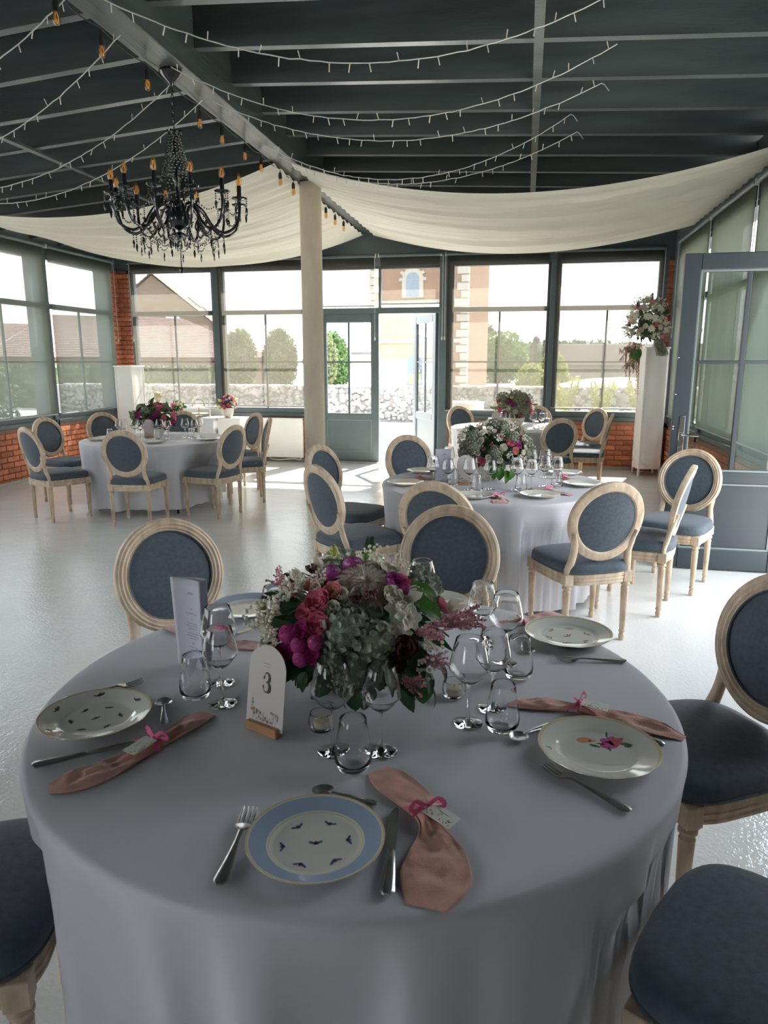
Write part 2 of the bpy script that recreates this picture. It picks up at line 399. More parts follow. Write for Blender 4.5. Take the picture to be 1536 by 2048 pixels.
# back wall: brick dado under the windows, brick corner piers, painted header and gable
wb = MB()
for a, b in ((XL - .3, -3.26), (-1.22, XR + .3)): wb.box(a, b, YB, YB + .3, 0, .73)
wb.box(XL - .3, XL + .12, YB, YB + .3, .73, 3.05); wb.box(1.92, XR + .3, YB, YB + .3, .73, 3.05)
wall_back = struct('wall_back', wb, MORTAR)
bricks(wall_back, [(-6.6, -3.28, .73, 0), (-1.20, 1.98, .73, 0)], 'x', YB, -1, lim=300)
pier = struct('wall_back_pier', MB().box(1.93, 2.02, YB - .02, YB, 0, 3.03), MORTAR); pier.name = 'trim_3'
bricks(pier, [(1.925, 2.02, 3.03, .0)], 'x', YB - .022, -1)
pier = struct('trim_4', MB().box(-6.63, -6.42, YB - .02, YB, 0, 3.05), MORTAR)
bricks(pier, [(-6.63, -6.42, 3.05, .0)], 'x', YB - .022, -1)
pier = struct('trim_5', MB().box(XL, XL + .02, 11.0, YB - .02, 0, 3.05), MORTAR)
bricks(pier, [(10.98, 11.17, 3.05, .0)], 'y', XL + .022, 1)
struct('trim_6', MB().add([(XL - .3, YB, 3.03), (XR + .3, YB, 3.03), (XR + .3, YB, zr(XR) + .2), (RX, YB, 4.05), (XL - .3, YB, zl(XL) + .2),
    (XL - .3, YB + .3, 3.03), (XR + .3, YB + .3, 3.03), (XR + .3, YB + .3, zr(XR) + .2), (RX, YB + .3, 4.05), (XL - .3, YB + .3, zl(XL) + .2)],
    [(0, 1, 2, 3, 4), (9, 8, 7, 6, 5), (0, 5, 6, 1), (1, 6, 7, 2), (2, 7, 8, 3), (3, 8, 9, 4), (4, 9, 5, 0)]), PAINT)
struct('baseboard_back', MB().box(-6.6, -3.3, YB - .03, YB - .012, 0, .05).box(-1.2, 1.6, YB - .03, YB - .012, 0, .05), mat('grey_skirting', (.30, .29, .26), .6))

def window(axis, face, out, a0, a1, z0=SILL, z1=3.06, tr=(TR0, TR1), munt=True, fw=.055, depth=.09, glass=GLASS, hbar=1.60, post=.30):
    """a framed window in a wall plane; axis: along which it runs; out: outward direction sign"""
    n = sum(1 for o in bpy.data.objects if o.name.startswith('window_') and not o.parent) + 1
    def bx(mb, p0, p1, q0, q1, d0, d1, b=.004):
        d0, d1 = sorted((face + out * d0, face + out * d1))
        return mb.box(p0, p1, d0, d1, q0, q1, b) if axis == 'x' else mb.box(d0, d1, p0, p1, q0, q1, b)
    w = MB(); bx(w, a0, a0 + fw, z0, z1, 0, depth); bx(w, a1 - fw, a1, z0, z1, 0, depth); bx(w, a0 + fw, a1 - fw, z1 - fw, z1, 0, depth); bx(w, a0 + fw, a1 - fw, z0, z0 + .10, 0, depth)
    root = struct('window_%d' % n, w, PAINT)
    if tr: obj('transom', bx(MB(), a0 + fw, a1 - fw, tr[0], tr[1], .01, depth), PAINT, root, smooth=False)
    c = (a0 + a1) / 2; top = tr[0] if tr else z1 - fw
    if munt:
        obj('muntin', bx(MB(), c - .014, c + .014, z0 + .10, top, .04, .07, .002), PAINT, root, smooth=False)
        obj('muntin', bx(MB(), a0 + fw, a1 - fw, hbar - .012, hbar + .012, .042, .068, .002), PAINT, root, smooth=False)
    obj('pane', bx(MB(), a0 + fw - .005, a1 - fw + .005, z0 + .09, top + .003, .052, .058, 0), glass, root, smooth=False)
    if tr: obj('pane', bx(MB(), a0 + fw - .005, a1 - fw + .005, tr[1] - .003, z1 - fw + .005, .052, .058, 0), glass, root, smooth=False)
    obj('sill', bx(MB(), a0 - .03, a1 + .03, z0 - .05, z0 + .012, -.03, .02), PAINT, root, smooth=False)
    return root
def posts(name, axis, face, out, L, z0=0, z1=3.06, w=.13, d=.30):
    root = empty(name); root['kind'] = 'structure'
    for c, ww in L:
        d0, d1 = sorted((face, face + out * d)); mb = MB()
        if axis == 'x': mb.box(c - ww / 2, c + ww / 2, d0, d1, z0, z1, .006)
        else: mb.box(d0, d1, c - ww / 2, c + ww / 2, z0, z1, .006)
        obj('post', mb, PAINT, root, smooth=False)
    return root
# windows of the back wall (A B | doors | C D)
WA = window('x', YB + .03, 1, -6.42, -4.96); WB_ = window('x', YB + .03, 1, -4.86, -3.40)
WC = window('x', YB + .03, 1, -1.16, .325); WD = window('x', YB + .03, 1, .41, 1.87)
posts('trim_7', 'x', YB - .02, 1, [(-6.44, .05), (-4.91, .13), (-3.33, .16), (-1.24, .17), (.367, .11), (1.90, .07)], d=.2)
# upper lights above the back doors and the two door leaves
ul = MB().box(-3.25, -1.32, YB + .03, YB + .12, 2.33, 2.42, .004).box(-3.25, -1.32, YB + .03, YB + .12, 2.99, 3.05, .004).box(-2.27, -2.23, YB + .03, YB + .12, 2.42, 2.99, .004)
u = struct('window_5', ul, PAINT)
for a, b in ((-3.25, -2.27), (-2.23, -1.32)): obj('pane', MB().box(a, b, YB + .06, YB + .066, 2.42, 3.0), GLASS, u, smooth=False)
def door_leaf(name, w, h, glass, split, PAINT=PAINT, bottom=.76):
    """leaf hinged at x=0 running to x=w, y thickness, with glazed upper part and solid lower panel"""
    s = .115; root = struct(name, MB().box(0, s, -.03, .03, .01, h, .005).box(w - s, w, -.03, .03, .01, h, .005).box(s, w - s, -.03, .03, h - s, h, .005)
        .box(s, w - s, -.03, .03, .01, .17, .005).box(s, w - s, -.03, .03, bottom - .07, bottom + .02, .005), PAINT)
    obj('panel', MB().box(s, w - s, -.012, .012, .17, bottom - .07), PAINT, root, smooth=False)
    bd = MB()
    for y in (-.018, .018):
        for (p0, p1, q0, q1) in ((s, w - s, .17, .185), (s, w - s, bottom - .085, bottom - .07), (s, s + .015, .185, bottom - .085), (w - s - .015, w - s, .185, bottom - .085),
                                 (s, w - s, bottom + .02, bottom + .035), (s, w - s, h - s - .015, h - s), (s, s + .012, bottom + .035, h - s - .015), (w - s - .012, w - s, bottom + .035, h - s - .015)):
            bd.box(p0, p1, y - .006, y + .006, q0, q1, .002)
    obj('glazing_bead', bd, mat('paint_light_edge', (.17, .20, .205), .4), root, smooth=False)
    obj('pane', MB().box(s, w - s, -.004, .004, bottom + .02, h - s), glass, root, smooth=False)
    c = w * split; obj('muntin', MB().box(c - .016, c + .016, -.016, .016, bottom + .02, h - s, .003), PAINT, root, smooth=False)
    obj('muntin', MB().box(s, w - s, -.014, .014, 1.585, 1.61, .003), PAINT, root, smooth=False)
    return root
d1 = door_leaf('door_1', .97, 2.33, GLASS, .5); d1.location = (-3.24, YB + .07, 0)
d2 = door_leaf('door_2', .90, 2.33, GLASS, .5); d2.location = (-1.36, YB + .10, 0); d2.rotation_euler = (0, 0, rad(121))
struct('trim_8', MB().box(-3.26, -1.32, YB - .02, YB + .22, 0, .018, .004), mat('threshold_metal', (.42, .39, .34), .4))
# right wall: brick dado, screened bays, doorway with one leaf folded into the room
wr = MB(); wr.box(XR, XR + .3, 5.82, YB + .3, 0, .73); wr.box(XR, XR + .3, YF - .3, 4.0, 0, .73)
wall_right = struct('wall_right', wr, MORTAR)
bricks(wall_right, [(5.86, 11.1, .73, 0)], 'y', XR, -1, lim=280)
struct('trim_9', MB().box(XR, XR + .3, YF - .3, YB + .3, 3.04, zr(XR) + .12), PAINT)
RB = [10.72, 9.02, 7.33, 5.82]
for a, b in zip(RB[1:], RB[:-1]): window('y', XR + .03, 1, a + .05, b - .05)
for a, b in ((.5, 2.2), (2.3, 4.0), (-1.2, .4), (-2.9, -1.3)): window('y', XR + .03, 1, a + .05, b - .05)
posts('trim_10', 'y', XR, 1, [(10.95, .46), (9.02, .10), (7.33, .10), (5.80, .10), (3.98, .10), (2.25, .1), (.45, .1), (-1.25, .1), (-3.05, .3)])
struct('trim_11', MB().box(XR + .02, XR + .12, 4.03, 5.75, 2.37, 2.45, .004), PAINT)
u = struct('window_20', MB().box(XR + .03, XR + .11, 4.03, 5.75, 2.98, 3.04, .004), PAINT); obj('pane', MB().box(XR + .06, XR + .066, 4.03, 5.75, 2.45, 2.98), GLASS, u, smooth=False)
d3 = door_leaf('door_3', .885, 2.37, DGLASS, .49, DPAINT); d3.location = (XR - .005, 5.80, 0); d3.rotation_euler = (0, 0, rad(179.0))
hd = obj('handle', MB().box(.795, .835, -.036, -.030, .80, 1.20, .002).tube([(.815, -.03, 1.06), (.815, -.075, 1.06), (.80, -.085, 1.06), (.70, -.085, 1.055)], .009, 8), STEEL, d3)
hd.scale = (1, -1, 1)
obj('lock_stud', MB().ball((.878, .032, 1.63), .006).ball((.878, .032, 1.36), .006).ball((.878, .032, 1.12), .007).ball((.878, .032, 1.10), .007), STEEL, d3)
# left wall
wl = MB().box(XL - .3, XL, YF - .3, YB + .3, 0, .73)
wall_left = struct('wall_left', wl, MORTAR)
bricks(wall_left, [(6.6, 11.15, .73, 0)], 'y', XL, 1, lim=300)
struct('trim_12', MB().box(XL - .3, XL, YF - .3, YB + .3, 3.03, zl(XL) + .12), PAINT)
LB_ = [11.06, 9.36, 7.66, 5.96, 4.26, 2.56, .86, -.84, -2.54]
for a, b in zip(LB_[1:], LB_[:-1]): window('y', XL - .03, -1, a + .04, b - .04)
posts('trim_13', 'y', XL, -1, [(y, .10) for y in LB_] + [(-3.0, .8)])
struct('baseboard_left', MB().box(XL + .011, XL + .03, 4, 11.1, 0, .045), mat('grey_skirting2', (.40, .40, .38), .6))
# wall behind the camera; its one window is added, unseen, as fill light
struct('wall_front', MB().box(XL - .3, XR + .3, YF - .3, YF, 0, .73).box(XL - .3, XR + .3, YF - .3, YF, 3.03, 3.98).box(XL - .3, -4.0, YF - .3, YF, .73, 3.03).box(-2.45, XR + .3, YF - .3, YF, .73, 3.03), PAINT)
for a in (-4.0,): window('x', YF - .03, -1, a + .02, a + 1.53)

# ------------------------------------------------------------------ roller blinds (each lifts off on its own)
def blind(axis, face, inn, a0, a1, zbot, fab, label, chain_at=None, group='screen roller blinds on the windows'):
    f = face + inn * .045
    def P(a, d, z): return (a, f + inn * d, z) if axis == 'x' else (f + inn * d, a, z)
    mid = (a0 + a1) / 2; root = empty('roller_blind', P(mid, 0, BT - .03)); tag(root, label, 'blind', group)
    o = Vector(root.location)
    def q(*p): return tuple(Vector(p) - o)
    t = MB().tube([q(*P(a0, 0, BT - .03)), q(*P(a1, 0, BT - .03))], .026, 14); obj('roller_tube', t, PAINT, root)
    br = MB()
    for a in (a0 - .012, a1 + .012):
        c = q(*P(a, 0, BT - .03)); br.box(c[0] - .014, c[0] + .014, c[1] - .014, c[1] + .014, c[2] - .03, c[2] + .03, .003)
    obj('bracket', br, STEEL if axis == 'x' else mat('pale_metal', (.45, .47, .46), .4), root)
    A = q(*P(a0 + .015, -.012, BT - .03)); B = q(*P(a1 - .015, -.012, zbot)); s = MB()
    if axis == 'x': s.add([(A[0], A[1], A[2]), (B[0], A[1], A[2]), (B[0], A[1], B[2]), (A[0], A[1], B[2])], [(0, 1, 2, 3)])
    else: s.add([(A[0], A[1], A[2]), (A[0], B[1], A[2]), (A[0], B[1], B[2]), (A[0], A[1], B[2])], [(0, 1, 2, 3)])
    obj('screen_fabric', s, fab, root, smooth=False, recalc=False)
    b0, b1 = q(*P(a0 + .012, -.012, zbot)), q(*P(a1 - .012, -.012, zbot))
    obj('bottom_rail', MB().tube([b0, b1], .011, 8), mat('rail_grey', (.30, .31, .29), .4), root)
    ca = chain_at if chain_at is not None else a1
    c0 = q(*P(ca, .01, BT - .04)); c1 = q(*P(ca, .012, 1.95))
    obj('chain', MB().tube([c0, c1], .004, 5).ball(c1, (.012, .012, .03)), mat('chain_plastic', (.50, .53, .52), .4), root)
    return root
blind('x', YB, -1, -6.40, -4.965, .925, SCREEN, 'roller blind on the back window behind the white draped table', -6.38)
blind('x', YB, -1, -4.89, -3.37, .895, SCREEN, 'roller blind on the back window just left of the column')
blind('x', YB, -1, -3.24, -2.31, 2.44, SCREEN, 'short roller blind above the closed back door leaf')
blind('x', YB, -1, -2.24, -1.31, 2.465, SCREEN, 'short roller blind above the open back doorway', -1.27)
blind('x', YB, -1, -1.22, .295, .865, SCREEN, 'roller blind on the back window just right of the doorway', -1.23)
blind('x', YB, -1, .375, 1.865, .92, SCREEN, 'roller blind on the right-hand back window beside the tall flower pedestal', 1.87)
blind('y', XR, -1, 9.0, 10.66, .86, SCREENR, 'opaque roller blind on the right wall next to the brick corner')
blind('y', XR, -1, 7.36, 8.92, .86, SCREENR, 'middle opaque roller blind on the right wall behind the open glazed door')
blind('y', XR, -1, 5.86, 7.24, .86, SCREENR, 'nearest opaque roller blind on the right wall behind the open glazed door')
for a, b, z, t in ((.5, 2.18, .86, ('fourth', 'right')), (-1.2, .38, .86, ('fifth', 'right')), (-2.9, -1.3, .86, ('sixth', 'right'))):
    blind('y', XR, -1, a, b, z, SCREENO, '%s unseen light-blocking opaque roller blind on the right wall, nearer than the doorway' % t[0])
NL = ['roller blind on the left wall next to the brick corner pier', 'roller blind on the left wall at the left picture edge',
      'third unseen thinned roller blind from the corner on the left wall', 'fourth unseen thinned roller blind from the corner on the left wall', 'fifth unseen thinned roller blind from the corner on the left wall', 'sixth unseen thinned roller blind from the corner on the left wall']
for i in range(6): blind('y', XL, 1, LB_[i + 1] + .03, LB_[i] - .03, .86, SCREENL if i < 2 else SCREENN, NL[i], LB_[i + 1] + .02 if i else 11.04)

# ------------------------------------------------------------------ ceiling drapes
def drape(name, a0, a1, b0, b1, sag0, sag1, label, seed):
    r = random.Random(seed); ph = [r.uniform(0, 6.28) for _ in range(6)]
    a0, a1, b0, b1 = map(Vector, (a0, a1, b0, b1)); cz = [(.14 + .78 * k / 6 + r.uniform(-.04, .04), r.uniform(.7, 1.5), r.uniform(-.07, .07)) for k in range(7)]
    def f(s, t):
        p = (a0.lerp(a1, t)).lerp(b0.lerp(b1, t), s)
        sg = sag0 + (sag1 - sag0) * t; h = 4 * s * (1 - s)
        z = p.z - sg * h
        amp = .006 + .030 * h ** .6
        tt = t + .05 * sin(2.2 * s + ph[0]) * t * (1 - t)
        w = .55 * sin(2 * pi * 5.3 * tt + ph[1]) + .35 * sin(2 * pi * 11.7 * tt + ph[2] + 2 * s) + .25 * abs(sin(2 * pi * 3.1 * tt + ph[3])) ** .5 + .12 * sin(2 * pi * 29 * tt + ph[4] + 3 * s)
        for t0, dp, sl in cz: w -= dp * math.exp(-((t - t0 - sl * (s - .5)) / .0065) ** 2) * (.35 + .65 * sin(pi * s) ** .5)
        env = min(1, t * 14 + .25) * min(1, (1 - t) * 14 + .25)
        p.z = z + amp * w * env + .012 * (abs(2 * s - 1) ** 6) * sin(2 * pi * 17 * t + ph[5])
        return p
    o = obj(name, MB().grid(f, 70, 200), DRAPE, smooth=True, ang=80, recalc=False); tag(o, label, 'drape', 'ivory ceiling drapes'); return o
drape('ceiling_drape', (-2.31, 7.13, 3.47), (-2.31, 11.12, 3.46), (1.97, 6.30, 3.25), (1.97, 9.95, 3.26), .33, .30, 'ivory cloth swag hung under the ceiling from the ridge to the right wall', 3)
drape('ceiling_drape', (-2.47, 7.13, 3.47), (-2.47, 11.12, 3.46), (-6.62, 6.80, 3.32), (-6.62, 9.35, 3.33), .36, .44, 'ivory cloth swag hung under the ceiling from the ridge to the left wall', 8)

# ------------------------------------------------------------------ chairs
def make_chair():
    root = empty('dining_chair')
    def out(a, k=1.0, n=4.2):
        c, s = cos(a), sin(a); x = abs(c) ** (2 / n) * (1 if c > 0 else -1); y = abs(s) ** (2 / n) * (1 if s > 0 else -1)
        w = .222 + .030 * (y + 1) / 2; bow = .018 * (1 - x * x) * (1 if y > 0 else -.6) * abs(y)
        return Vector((x * w * k, (y * .232 + .005 + bow) * k, 0))
    def slab(layers, n=44):
        mb = MB(); vs = []; fs = []
        for z, k in layers:
            for i in range(n): p = out(2 * pi * i / n, k); p.z = z; vs.append(p)
        m = len(layers)
        for j in range(m - 1):
            for i in range(n): i2 = (i + 1) % n; fs.append((j * n + i, j * n + i2, (j + 1) * n + i2, (j + 1) * n + i))
        fs += [tuple(range(n))[::-1], tuple((m - 1) * n + i for i in range(n))]; return mb.add(vs, fs)
    cu = obj('seat_cushion', slab([(.427, .985), (.435, 1.005), (.455, 1.015), (.472, 1.0), (.484, .965), (.492, .90), (.499, .76), (.504, .5), (.506, .2)]), BLUE, root, ang=60)
    pipe = [out(2 * pi * i / 60, 1.003) + Vector((0, 0, .436)) for i in range(60)]
    obj('piping', MB().tube(pipe, .0052, 6, closed=True), BLUE, cu)
    obj('seat_rail', slab([(.362, .955), (.364, .972), (.374, .978), (.377, .968), (.381, .968), (.385, .982), (.395, .985), (.399, .972), (.403, .972), (.407, .988), (.424, .990), (.428, .98)]), OAK, root, ang=30)
    def flute(a, r, z): return 1 - (.075 * max(0, cos(9 * a)) if .075 < z < .335 else 0)
    lg = MB().lathe([(.0, 0), (.0135, 0), (.0175, .008), (.0185, .030), (.0145, .040), (.0135, .045), (.0185, .052), (.0185, .060), (.0150, .066), (.0150, .076), (.0165, .078), (.0225, .318), (.0235, .322), (.0190, .328), (.0190, .334), (.0265, .341), (.0265, .349), (.0205, .356), (.0205, .363)], 20, mod=flute)
    lg.box(-.027, .027, -.027, .027, .362, .427, .003); lme = lg.mesh('leg', OAK, ang=40)
    for x, y in ((-.212, .198), (.212, .198), (-.186, -.188), (.186, -.188)): obj('leg', lme, None, root, (x, y, 0))
    # oval back, leaning 13 degrees
    T = Matrix.Translation((0, -.205, .47)) @ Matrix.Rotation(rad(12), 4, 'X') @ Matrix.Translation((0, 0, -.47))
    cz, A, B = .742, .200, .208
    prof = [(-.027, .008), (-.024, .015), (-.018, .012), (-.012, .018), (-.004, .016), (.004, .021), (.012, .017), (.018, .019), (.026, .013), (.0285, .0), (.027, -.014), (.018, -.018), (-.018, -.018), (-.026, -.012)]
    vs = []; fs = []; n = 64; m = len(prof)
    for i in range(n):
        a = 2 * pi * i / n; cx, cz_ = A * cos(a), B * sin(a); N = Vector((cos(a) / A, 0, sin(a) / B)).normalized()
        curve = .020 * (cos(a) ** 2)
        for u, w in prof: p = Vector((cx, w + curve, cz + cz_)) + N * u; vs.append(T @ p)
    for i in range(n):
        i2 = (i + 1) % n
        for k in range(m): k2 = (k + 1) % m; fs.append((i * m + k, i2 * m + k, i2 * m + k2, i * m + k2))
    obj('back_frame', MB().add(vs, fs), OAK, root, ang=28)
    def pad(sgn, dome, y0, a, b):
        def f(u, v):
            an = 2 * pi * u; r = v; d = dome * (1 - r ** 2.6)
            return T @ Vector((a * r * cos(an), y0 + sgn * d + .020 * (r * cos(an)) ** 2, cz + b * r * sin(an)))
        mb = MB().grid(f, 40, 9, cu=True); return mb
    bp = obj('back_pad', pad(1, .020, .006, .176, .184), BLUE, root, ang=80)
    obj('piping', MB().tube([T @ Vector((.174 * cos(2 * pi * i / 56), .011 + .020 * cos(2 * pi * i / 56) ** 2, cz + .182 * sin(2 * pi * i / 56))) for i in range(56)], .0045, 6, closed=True), BLUE, bp)
    obj('back_panel', pad(-1, .008, -.010, .178, .186), BLUE, root, ang=80)
    for s in (-1, 1):
        pts = [(s * .186, -.188, .40), (s * .184, -.192, .455), (s * .176, -.206, .505), (s * .170, -.218, .56), (s * .178, -.236, .62), (s * .192, -.252, .68)]
        P = bez(pts, 16); wd = [.026 if t < 3 else .026 - .004 * min(1, (t - 3) / 5) if t < 11 else .022 - .015 * (t - 11) / 4 for t in range(16)]
        st = MB().tube(P, [(w, .0165) for w in wd], 12, up=(0, 1, .2)); obj('stile', st, OAK, root, ang=50)
    return root
CH = make_chair(); used = False
CHAIRS = []
def chair(ox, oy, facing, label, group):
    global used; CHAIRS.append((ox, oy, rad(facing - 90)))
    place(CH, used, (ox, oy, 0), rad(facing - 90), label, 'chair', group); used = True
def chair_oval(px, py, facing, label, group):
    a = rad(facing); chair(px + .262 * cos(a), py + .262 * sin(a), facing, label, group)
G1, G2, G3, G4 = 'chairs around the nearest table', 'chairs around the middle table', 'chairs around the far right table', 'chairs around the far left table'
chair(-1.225, 2.455, 318, 'oval-backed oak chair with blue pad behind the standing menu card', G1)
chair_oval(-.305, 3.135, 266, 'oval-backed oak chair facing the camera behind the nearest bouquet, front of two overlapping', G1)
chair(.565, 2.145, 207, 'oval-backed oak chair cut by the right picture edge, back and seat both showing', G1)
chair(.535, 1.268, 150, 'blue chair seat at the bottom right corner beside the nearest tablecloth', G1)
chair(-1.205, 1.125, 27, 'dark blue chair seat at the bottom left corner beside the nearest tablecloth', G1)
chair_oval(.476, 4.02, 115, 'oak chair seen from behind, whole, just right of the middle tablecloth', G2)
chair_oval(-1.0, 6.26, 305, 'blue oval-backed chair in front of the open back doorway at the middle table', G2)
chair_oval(-1.541, 5.386, 340, 'farther of two overlapping chairs on the left of the middle table', G2)
chair_oval(-1.25, 4.34, 46, 'nearer of two overlapping chairs on the left of the middle table, seat showing', G2)
chair_oval(-.46, 3.86, 76, 'chair seen from behind in front of the middle table, half hidden by a nearer chair', G2)
chair_oval(1.02, 4.76, 162, 'oak chair seen edge-on in profile right of the middle table', G2)
chair_oval(1.235, 5.61, 241, 'pale lit oval-backed chair standing before the open glazed door leaf', G2)
chair_oval(-.935, 10.70, 306, 'chair on the back left of the far right table beside the open doorway', G3)
chair_oval(-.20, 8.36, 96, 'chair before the far right table mostly hidden behind the middle bouquet', G3)
chair_oval(.42, 8.54, 112, 'chair seen from behind at the right front of the far right table', G3)
chair_oval(.997, 10.5, 221, 'pale-backed chair by the brick dado at the back right of the far table', G3)
chair_oval(1.05, 9.42, 171, 'chair seen edge-on in front of the brick dado, left of the flower pedestal', G3)
chair_oval(.19, 10.9, 256, 'chair hidden behind the far right bouquet with only a curved rim showing', G3)
chair_oval(-3.757, 6.23, 96, 'dark oval-backed chair seen from behind in front of the far left table', G4)
chair_oval(-5.485, 7.50, 351, 'farther of two overlapping chairs on the left of the far left table', G4)
chair_oval(-4.86, 6.36, 62, 'pale oval-backed chair at the left front of the far left table by the brick dado', G4)
chair_oval(-5.32, 8.40, 326, 'chair behind the far left table near the corner, left of its bouquet', G4)
chair_oval(-4.42, 8.82, 289, 'chair behind the far left table, right of its bouquet and glasses', G4)
chair_oval(-2.95, 6.97, 166, 'chair seen from behind at the right front of the far left table', G4)
chair_oval(-3.38, 8.70, 229, 'chair with narrow oval in front of the white radiator, behind another chair', G4)
chair_oval(-2.93, 7.93, 206, 'chair seen edge-on in front of the white radiator panel', G4)

# ------------------------------------------------------------------ round tables and their cloths
def make_table(x, y, label):
    root = empty('round_table', (x, y, 0)); tag(root, label, 'table', 'round folding tables')
    obj('tabletop', MB().lathe([(0, .715), (.785, .715), (.79, .72), (.79, .738), (.785, .742), (0, .742)], 48), BEECH, root)
    for a in (45, 135, 225, 315):
        c, s = cos(rad(a)), sin(rad(a)); obj('leg', MB().tube([(.60 * c, .60 * s, .715), (.66 * c, .66 * s, 0)], .013, 8), RUBBER, root)
def make_cloth(x, y, label, seed, n=420, hem=.035, bumpy=1.0):
    r = random.Random(seed); Rd = .803
    ks = [(r.choice([13, 14]), r.uniform(0, 6.28), .50), (r.choice([21, 23]), r.uniform(0, 6.28), .45), (r.choice([30, 33]), r.uniform(0, 6.28), .22), (5, r.uniform(0, 6.28), .25)]
    creases = [(r.uniform(0, 3.14), r.uniform(-.5, .5), r.uniform(.02, .05)) for _ in range(7)]
    rows = [(0, 0)] + [(q, 0) for q in (.12, .25, .4, .52, .62, .70, .76)] + [(.79, 0), (.797, .002), (.802, .007), (.805, .016)] + [(None, t) for t in (.04, .08, .13, .19, .26, .34, .42, .5, .58, .66)] + [(None, .75 - hem)]
    near = [c for c in CHAIRS if math.hypot(c[0] - x, c[1] - y) < 1.4]
    vs = []; fs = []
    for q, d in rows:
        for i in range(n):
            a = 2 * pi * i / n; z = .750 - d
            if q is None:
                t = d / .72; w = sum(am * sin(k * a + p + .35 * t * sin(3 * a + p)) for k, p, am in ks)
                w = math.tanh(1.3 * w)
                rr = .8065 - (.038 * min(1, t * 1.6) ** .8) * (1.0 - w)
                z -= .008 * w * t
            else:
                rr = q; X, Y = rr * cos(a), rr * sin(a)
                if rr < .795:
                    for ca, cd, cw in creases:
                        e = X * cos(ca) + Y * sin(ca) - cd; z += bumpy * .0010 * math.exp(-(e / cw) ** 2)
                    z += bumpy * .0006 * noise.noise((X * 6, Y * 6, seed))
            if q is None and z < .62:
                r2 = rr
                while any(abs(((x + r2 * cos(a)) - cx) * cos(c) + ((y + r2 * sin(a)) - cy_) * sin(c)) < .272 and abs(-((x + r2 * cos(a)) - cx) * sin(c) + ((y + r2 * sin(a)) - cy_) * cos(c)) < .278 for cx, cy_, c in near) and r2 > .4: r2 -= .008
                rr += (r2 - rr) * min(1, (.62 - z) / .09)
            vs.append((rr * cos(a), rr * sin(a), z))
    m = len(rows)
    for j in range(m - 1):
        for i in range(n): i2 = (i + 1) % n; fs.append((j * n + i, j * n + i2, (j + 1) * n + i2, (j + 1) * n + i))
    o = obj('tablecloth', MB().add(vs, fs), CLOTH, ang=85, recalc=False, loc=(x, y, 0)); tag(o, label, 'tablecloth', 'white round tablecloths'); return o
T1, T2, T3, T4 = (-.40, 1.71), (-.19, 5.12), (-.16, 9.74), (-4.08, 7.45)
for t, nm, sd in ((T1, 'nearest', 3), (T2, 'middle', 12), (T3, 'far right', 21), (T4, 'far left', 33)):
    make_table(*t, 'round folding table hidden under the %s white cloth' % nm)
    make_cloth(*t, 'white cloth draped to the floor over the %s round table' % nm, sd, n=720 if nm == 'nearest' else 420, hem=.03 if nm != 'far left' else .07)

# ------------------------------------------------------------------ tableware builders
def plate_h(r, R0):
    pts = [(0, .0065), (.60, .0065), (.68, .0095), (.72, .0115), (.74, .0125), (1.0, .0235)]
    u = min(1, r / R0)
    for (a, za), (b, zb) in zip(pts, pts[1:]):
        if u <= b: return za + (zb - za) * (u - a) / (b - a)
    return .0235
def make_plate(R0, m, scallop=0.0, sprigs=(), sprig_fn=None):
    root = empty('dinner_plate')
    mod = (lambda a, r, z: 1 + scallop * (abs(cos(6 * a)) - .5) * (r / R0) ** 5) if scallop else None
    pr = [(0, .0065), (R0 * .30, .0065), (R0 * .60, .0068), (R0 * .645, .0080), (R0 * .69, .0112), (R0 * .72, .0125), (R0 * .85, .0175), (R0 * .985, .0235), (R0, .0240), (R0 * 1.003, .0230), (R0 * .99, .0215), (R0 * .74, .0085), (R0 * .62, .0012), (R0 * .58, 0), (R0 * .55, .0022), (0, .0022)]
    obj('plate_body', MB().lathe(pr, 96, mod=mod, cap=False), m, root, ang=50)
    for (px, py, s, rot, cols) in sprigs:
        groups = {}
        for (dx, dy, rx, ry, ra, cm) in cols:
            groups.setdefault(cm, []).append((dx, dy, rx, ry, ra))
        for cm, L_ in groups.items():
            mb = MB()
            for (dx, dy, rx, ry, ra) in L_:
                vs = []; n = 12
                cx_ = px + s * (dx * cos(rot) - dy * sin(rot)); cy_ = py + s * (dx * sin(rot) + dy * cos(rot))
                for k in range(n):
                    a = 2 * pi * k / n; ex, ey = s * rx * cos(a), s * ry * sin(a); aa = ra + rot
                    X = cx_ + ex * cos(aa) - ey * sin(aa); Y = cy_ + ex * sin(aa) + ey * cos(aa)
                    vs.append((X, Y, plate_h(math.hypot(X, Y), R0) + .0005))
                mb.add(vs, [tuple(range(n))])
            obj('painted_sprig', mb, cm, root, smooth=False, recalc=False)['kind'] = 'stuff'
    return root
DK = mat('sprig_dark', (.05, .05, .06), .3); RD = mat('sprig_red', (.42, .08, .07), .3); BL = mat('sprig_blue', (.07, .10, .30), .3)
PK = mat('sprig_magenta', (.48, .06, .26), .3); OR = mat('sprig_orange', (.62, .28, .12), .3); GR = mat('sprig_green', (.05, .12, .06), .3)
SM_BLUE = [(0, .0, .45, .35, 0, BL), (-.7, .25, .5, .22, -.5, BL), (.7, .25, .5, .22, .5, BL), (0, -.1, .28, .22, 0, RD), (0, .35, .2, .2, 0, RD)]
SM_DARK = [(0, 0, .5, .3, .4, DK), (.5, .2, .35, .18, .9, DK), (-.5, -.1, .35, .18, -.4, GR), (.1, .35, .25, .15, 0, RD)]
SM_AUT = [(0, 0, .35, .3, .4, OR), (.6, .2, .5, .16, .9, DK), (-.6, -.1, .5, .16, -.4, GR), (.1, .45, .4, .13, 1.2, DK), (-.1, -.4, .3, .12, 0, RD)]
